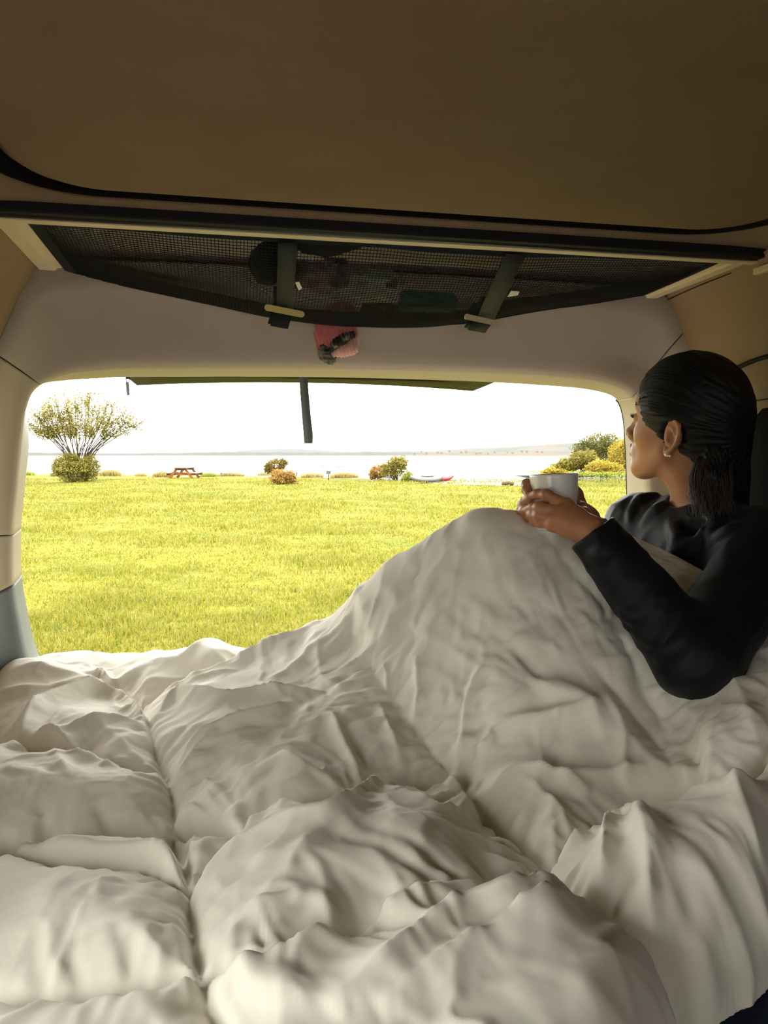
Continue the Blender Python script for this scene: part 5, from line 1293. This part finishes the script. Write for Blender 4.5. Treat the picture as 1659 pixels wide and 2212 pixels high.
def kayak(px, py, col, ang, label, ln=2.7):
    b = on_ground(px, py); n = 18; V = []
    for i in range(n):
        t = i / (n - 1) * 2 - 1; w = .30 * (1 - abs(t) ** 2.2) + .01; z = .02 + .22 * abs(t) ** 3
        for a_ in np.linspace(0, 2 * math.pi, 10, endpoint=False): V.append((t * ln / 2, w * math.cos(a_), .16 + z * .6 + .15 * math.sin(a_) * (1 - .6 * abs(t) ** 3)))
    Rz = rotz(ang - YAW); V = np.array(V) @ Rz.T; e = empty('kayak', b); tag(e, label, 'kayak', 'kayaks at the water edge')
    under(obj('hull', V + b, grid_faces(n, 10), col, None, True).__class__ and bpy.data.objects[-1] if False else obj('hull', V + b, np.array([[i * 10 + k, (i + 1) * 10 + k, (i + 1) * 10 + (k + 1) % 10, i * 10 + (k + 1) % 10] for i in range(n - 1) for k in range(10)], np.int32), col, None, True), e)
    part(MB().tube([b + Rz @ V3(.35 * math.cos(a_), .16 * math.sin(a_), .31) for a_ in np.linspace(0, 2 * math.pi, 16)], .02, 5), 'cockpit_rim', DK, e)
kayak(945, 1043, mat('red_hull', (.16, .012, .010), .4, .4), R_(20), 'red kayak beached at the water edge', 1.6); kayak(922, 1044.5, mat('white_hull', (.10, .10, .10), .4, .4), R_(12), 'white kayak beached in front of the red kayak', 1.5); 
lg = on_ground(1097, 1049); tag(MB().tube([lg - _rt * .25 + np.array([0, 0, .08]), lg + np.array([0, 0, .10]), lg + _rt * .25 + np.array([0, 0, .07])], [.07, .09, .07], 8).build('driftwood_log', BARK), 'dark driftwood log at the lawn edge by the water', 'log')

# ---- the far side of the lake
def hill(name, pts, D0, D1, colm, base=None):
    P = catmull(pts, 14); V = []
    for i, (px, py) in enumerate(P):
        top = at_d(px, py + .6 * vnoise(px * .11, 3) + .35 * vnoise(px * .4, 8), D1); a = CAM + FH * D0 + _rt * (px - 829.5) / FPX * D0; a[2] = WATER_Z - .5
        k = at_d(px, py, D1 * 1.25); k[2] = WATER_Z
        for s in (0, .02, .15, .35, .55, .75, .9, 1.0): q = a * (1 - s) + top * s; q[2] = a[2] + (top[2] - a[2]) * s ** .8 * (1 + .10 * vnoise(px * .08, s * 6) * (1 - s)); V.append(q)
        V.append(k)
    return struct(obj(name, np.array(V), grid_faces(len(P), 9), colm, smooth=True))
hm1 = mat('hazed_pasture', (0.0382, 0.0408, 0.0347), .95, .05, var=[(0.0306, 0.0347, 0.0296), (0.0433, 0.0433, 0.0357), (0.0510, 0.0459, 0.0382)], scale=.016); hm2 = mat('hazed_blue_hills', (0.0367, 0.0418, 0.0433), .95, .05, var=(0.0433, 0.0459, 0.0449), scale=.01)  # distance haze put into the greyed base colours of both hills
hm3 = mat('distant_shore', (0.0433, 0.0357, 0.0281), .95, .05, var=[(0.0510, 0.0408, 0.0306), (0.0382, 0.0357, 0.0255)], scale=.05); hmt = mat('distant_trees', (0.0255, 0.0286, 0.0245), .95, .05, var=(0.0357, 0.0367, 0.0306), scale=.08)
hill('hill_1', [(-900, 976), (-200, 974), (200, 979), (420, 977), (500, 975), (560, 971), (640, 970), (720, 974), (820, 975), (900, 974), (1000, 976), (1300, 976)], 1300, 1600, hm2)
hill('hill_2', [(820, 978), (900, 976), (950, 973), (1020, 968), (1100, 966), (1170, 961), (1240, 957), (1320, 955), (1420, 956), (1700, 962), (2300, 970)], 1000, 1250, hm1)
hill('hill_3', [(-900, 980), (-200, 979), (50, 978), (130, 978), (220, 979), (300, 979), (400, 979), (500, 977), (700, 978), (800, 977), (900, 978), (1100, 980), (1300, 980)], 760, 860, hmt)
hill('shore_far', [(860, 982), (960, 980), (1060, 979), (1180, 979), (1400, 979), (1800, 980)], 745, 800, hm3)
RF = mat('distant_roof', (.07, .045, .035), .9, .05); WLM = mat('distant_wall', (.13, .12, .11), .9, .05)
for k in range(18):
    px = 885 + 300 * (k + RNG.uniform(0, .8)) / 18; py = RNG.uniform(975.5, 981.5); D = 760 + (982 - py) * 14; b = at_d(px, py, D); w, h_ = RNG.uniform(1.4, 2.8), RNG.uniform(.7, 1.2)
    e = empty('house', b); tag(e, 'tiny pale house in the town on the far shore', 'house', 'houses on the far shore')
    part(MB().box(b + np.array([0, 0, h_ / 2 - .4]), (w, w * .8, h_ + .8), RT), 'walls', WLM, e)
    z = b[2] + h_; q = [b + _rt * sx * w * .55 + FH * sy * w * .45 for sx, sy in ((-1, -1), (1, -1), (1, 1), (-1, 1))]
    for p_ in q: p_[2] = z
    r1, r2 = b - _rt * w * .5, b + _rt * w * .5; r1[2] = r2[2] = z + h_ * .6
    part(MB().add(q + [r1, r2], [(0, 1, 5, 4), (2, 3, 4, 5), (0, 4, 3), (1, 2, 5), (0, 3, 2, 1)]), 'roof', RF, e)
# ---- wooded point on the right
def wd(py): return (CZ - WATER_Z) / ((py - 978) / FPX)
ID = wd(1033)
V = []; pr_ = catmull([(1176, 1030), (1186, 1026), (1205, 1022), (1260, 1024), (1330, 1026), (1420, 1026), (1600, 1022), (1900, 1020)], 8)
for px, py in pr_:
    a = CAM + FH * ID + _rt * (px - 829.5) / FPX * ID; a[2] = WATER_Z - .1; t = a + FH * 3; t[2] = WATER_Z + .45; k = a + FH * 22; k[2] = WATER_Z + .3
    V += [a, a * .6 + t * .4 + np.array([0, 0, .12]), t, k]
struct(obj('bank_point', np.array(V), grid_faces(len(pr_), 4), mat('reedy_bank', (.10, .085, .02), .95, .05, var=(.07, .07, .015), scale=.8), smooth=True))
isl = [('dark_shrub', 'tall dark green tree at the back of the wooded point', (1290, 1010), ID + 12, [(1290, 962, 38, 26), (1265, 970, 26, 20), (1320, 958, 24, 22), (1300, 985, 30, 24), (1250, 985, 16, 14)], OLIVED, 4200),
       ('golden_shrub', 'golden bush at the far right of the wooded point', (1345, 1025), ID + 6, [(1340, 985, 24, 34), (1330, 1005, 22, 22), (1360, 970, 22, 28)], GOLD, 2800),
       ('golden_shrub', 'pale golden bush below the dark tree on the point', (1270, 1025), ID + 5, [(1262, 990, 26, 18), (1275, 1005, 26, 20), (1245, 1000, 18, 16)], leafmat('pale_gold', [(.09, .08, .012), (.14, .115, .02), (.17, .135, .03)]), 2800),
       ('golden_shrub', 'low orange-gold bush in the middle of the point', (1300, 1031), ID + 2, [(1295, 1012, 28, 17), (1320, 1015, 24, 16)], GOLD, 2600),
       ('olive_shrub', 'sloping olive bush at the left of the point', (1215, 1025), ID + 5, [(1222, 1005, 20, 15), (1205, 1012, 18, 11), (1235, 1008, 14, 14)], OLIVE, 2000),
       ('golden_shrub', 'lowest yellow bush at the left tip of the point', (1190, 1027), ID + 4, [(1190, 1018, 18, 8), (1178, 1021, 10, 5), (1210, 1020, 16, 8)], GOLD, 1200),
       ('green_shrub', 'green reeds at the water line below the golden bushes', (1280, 1034), ID + .5, [(1270, 1026, 26, 7), (1310, 1027, 30, 8), (1345, 1027, 22, 8), (1240, 1025, 18, 7)], GREEN, 2200)]
for nm, lb, bs, D, bl, lm, n in isl: bush(nm, lb, bs, D, bl, .42, lm, BARK, group=None, n=n, stems=14)
STN = mat('pale_stone', (.10, .095, .085), .9, .1)
for k in range(22):
    px = 1243 + 125 * (k + RNG.uniform(0, .7)) / 22; D = ID - .6 + RNG.uniform(-.4, .3); p = CAM + FH * D + _rt * (px - 829.5) / FPX * D; p[2] = WATER_Z + .03; r = RNG.uniform(.10, .22)
    v, f = ball(p, r, 7, (1.5, 1, .6)); v = v + .25 * r * np.stack([vnoise(v[:, 0] * 5, v[:, 1] * 5, k)] * 3, 1); tag(obj('shore_stone', v, f, STN, None, True), 'small pale stone along the water line of the wooded point', 'stone', 'stones along the point')
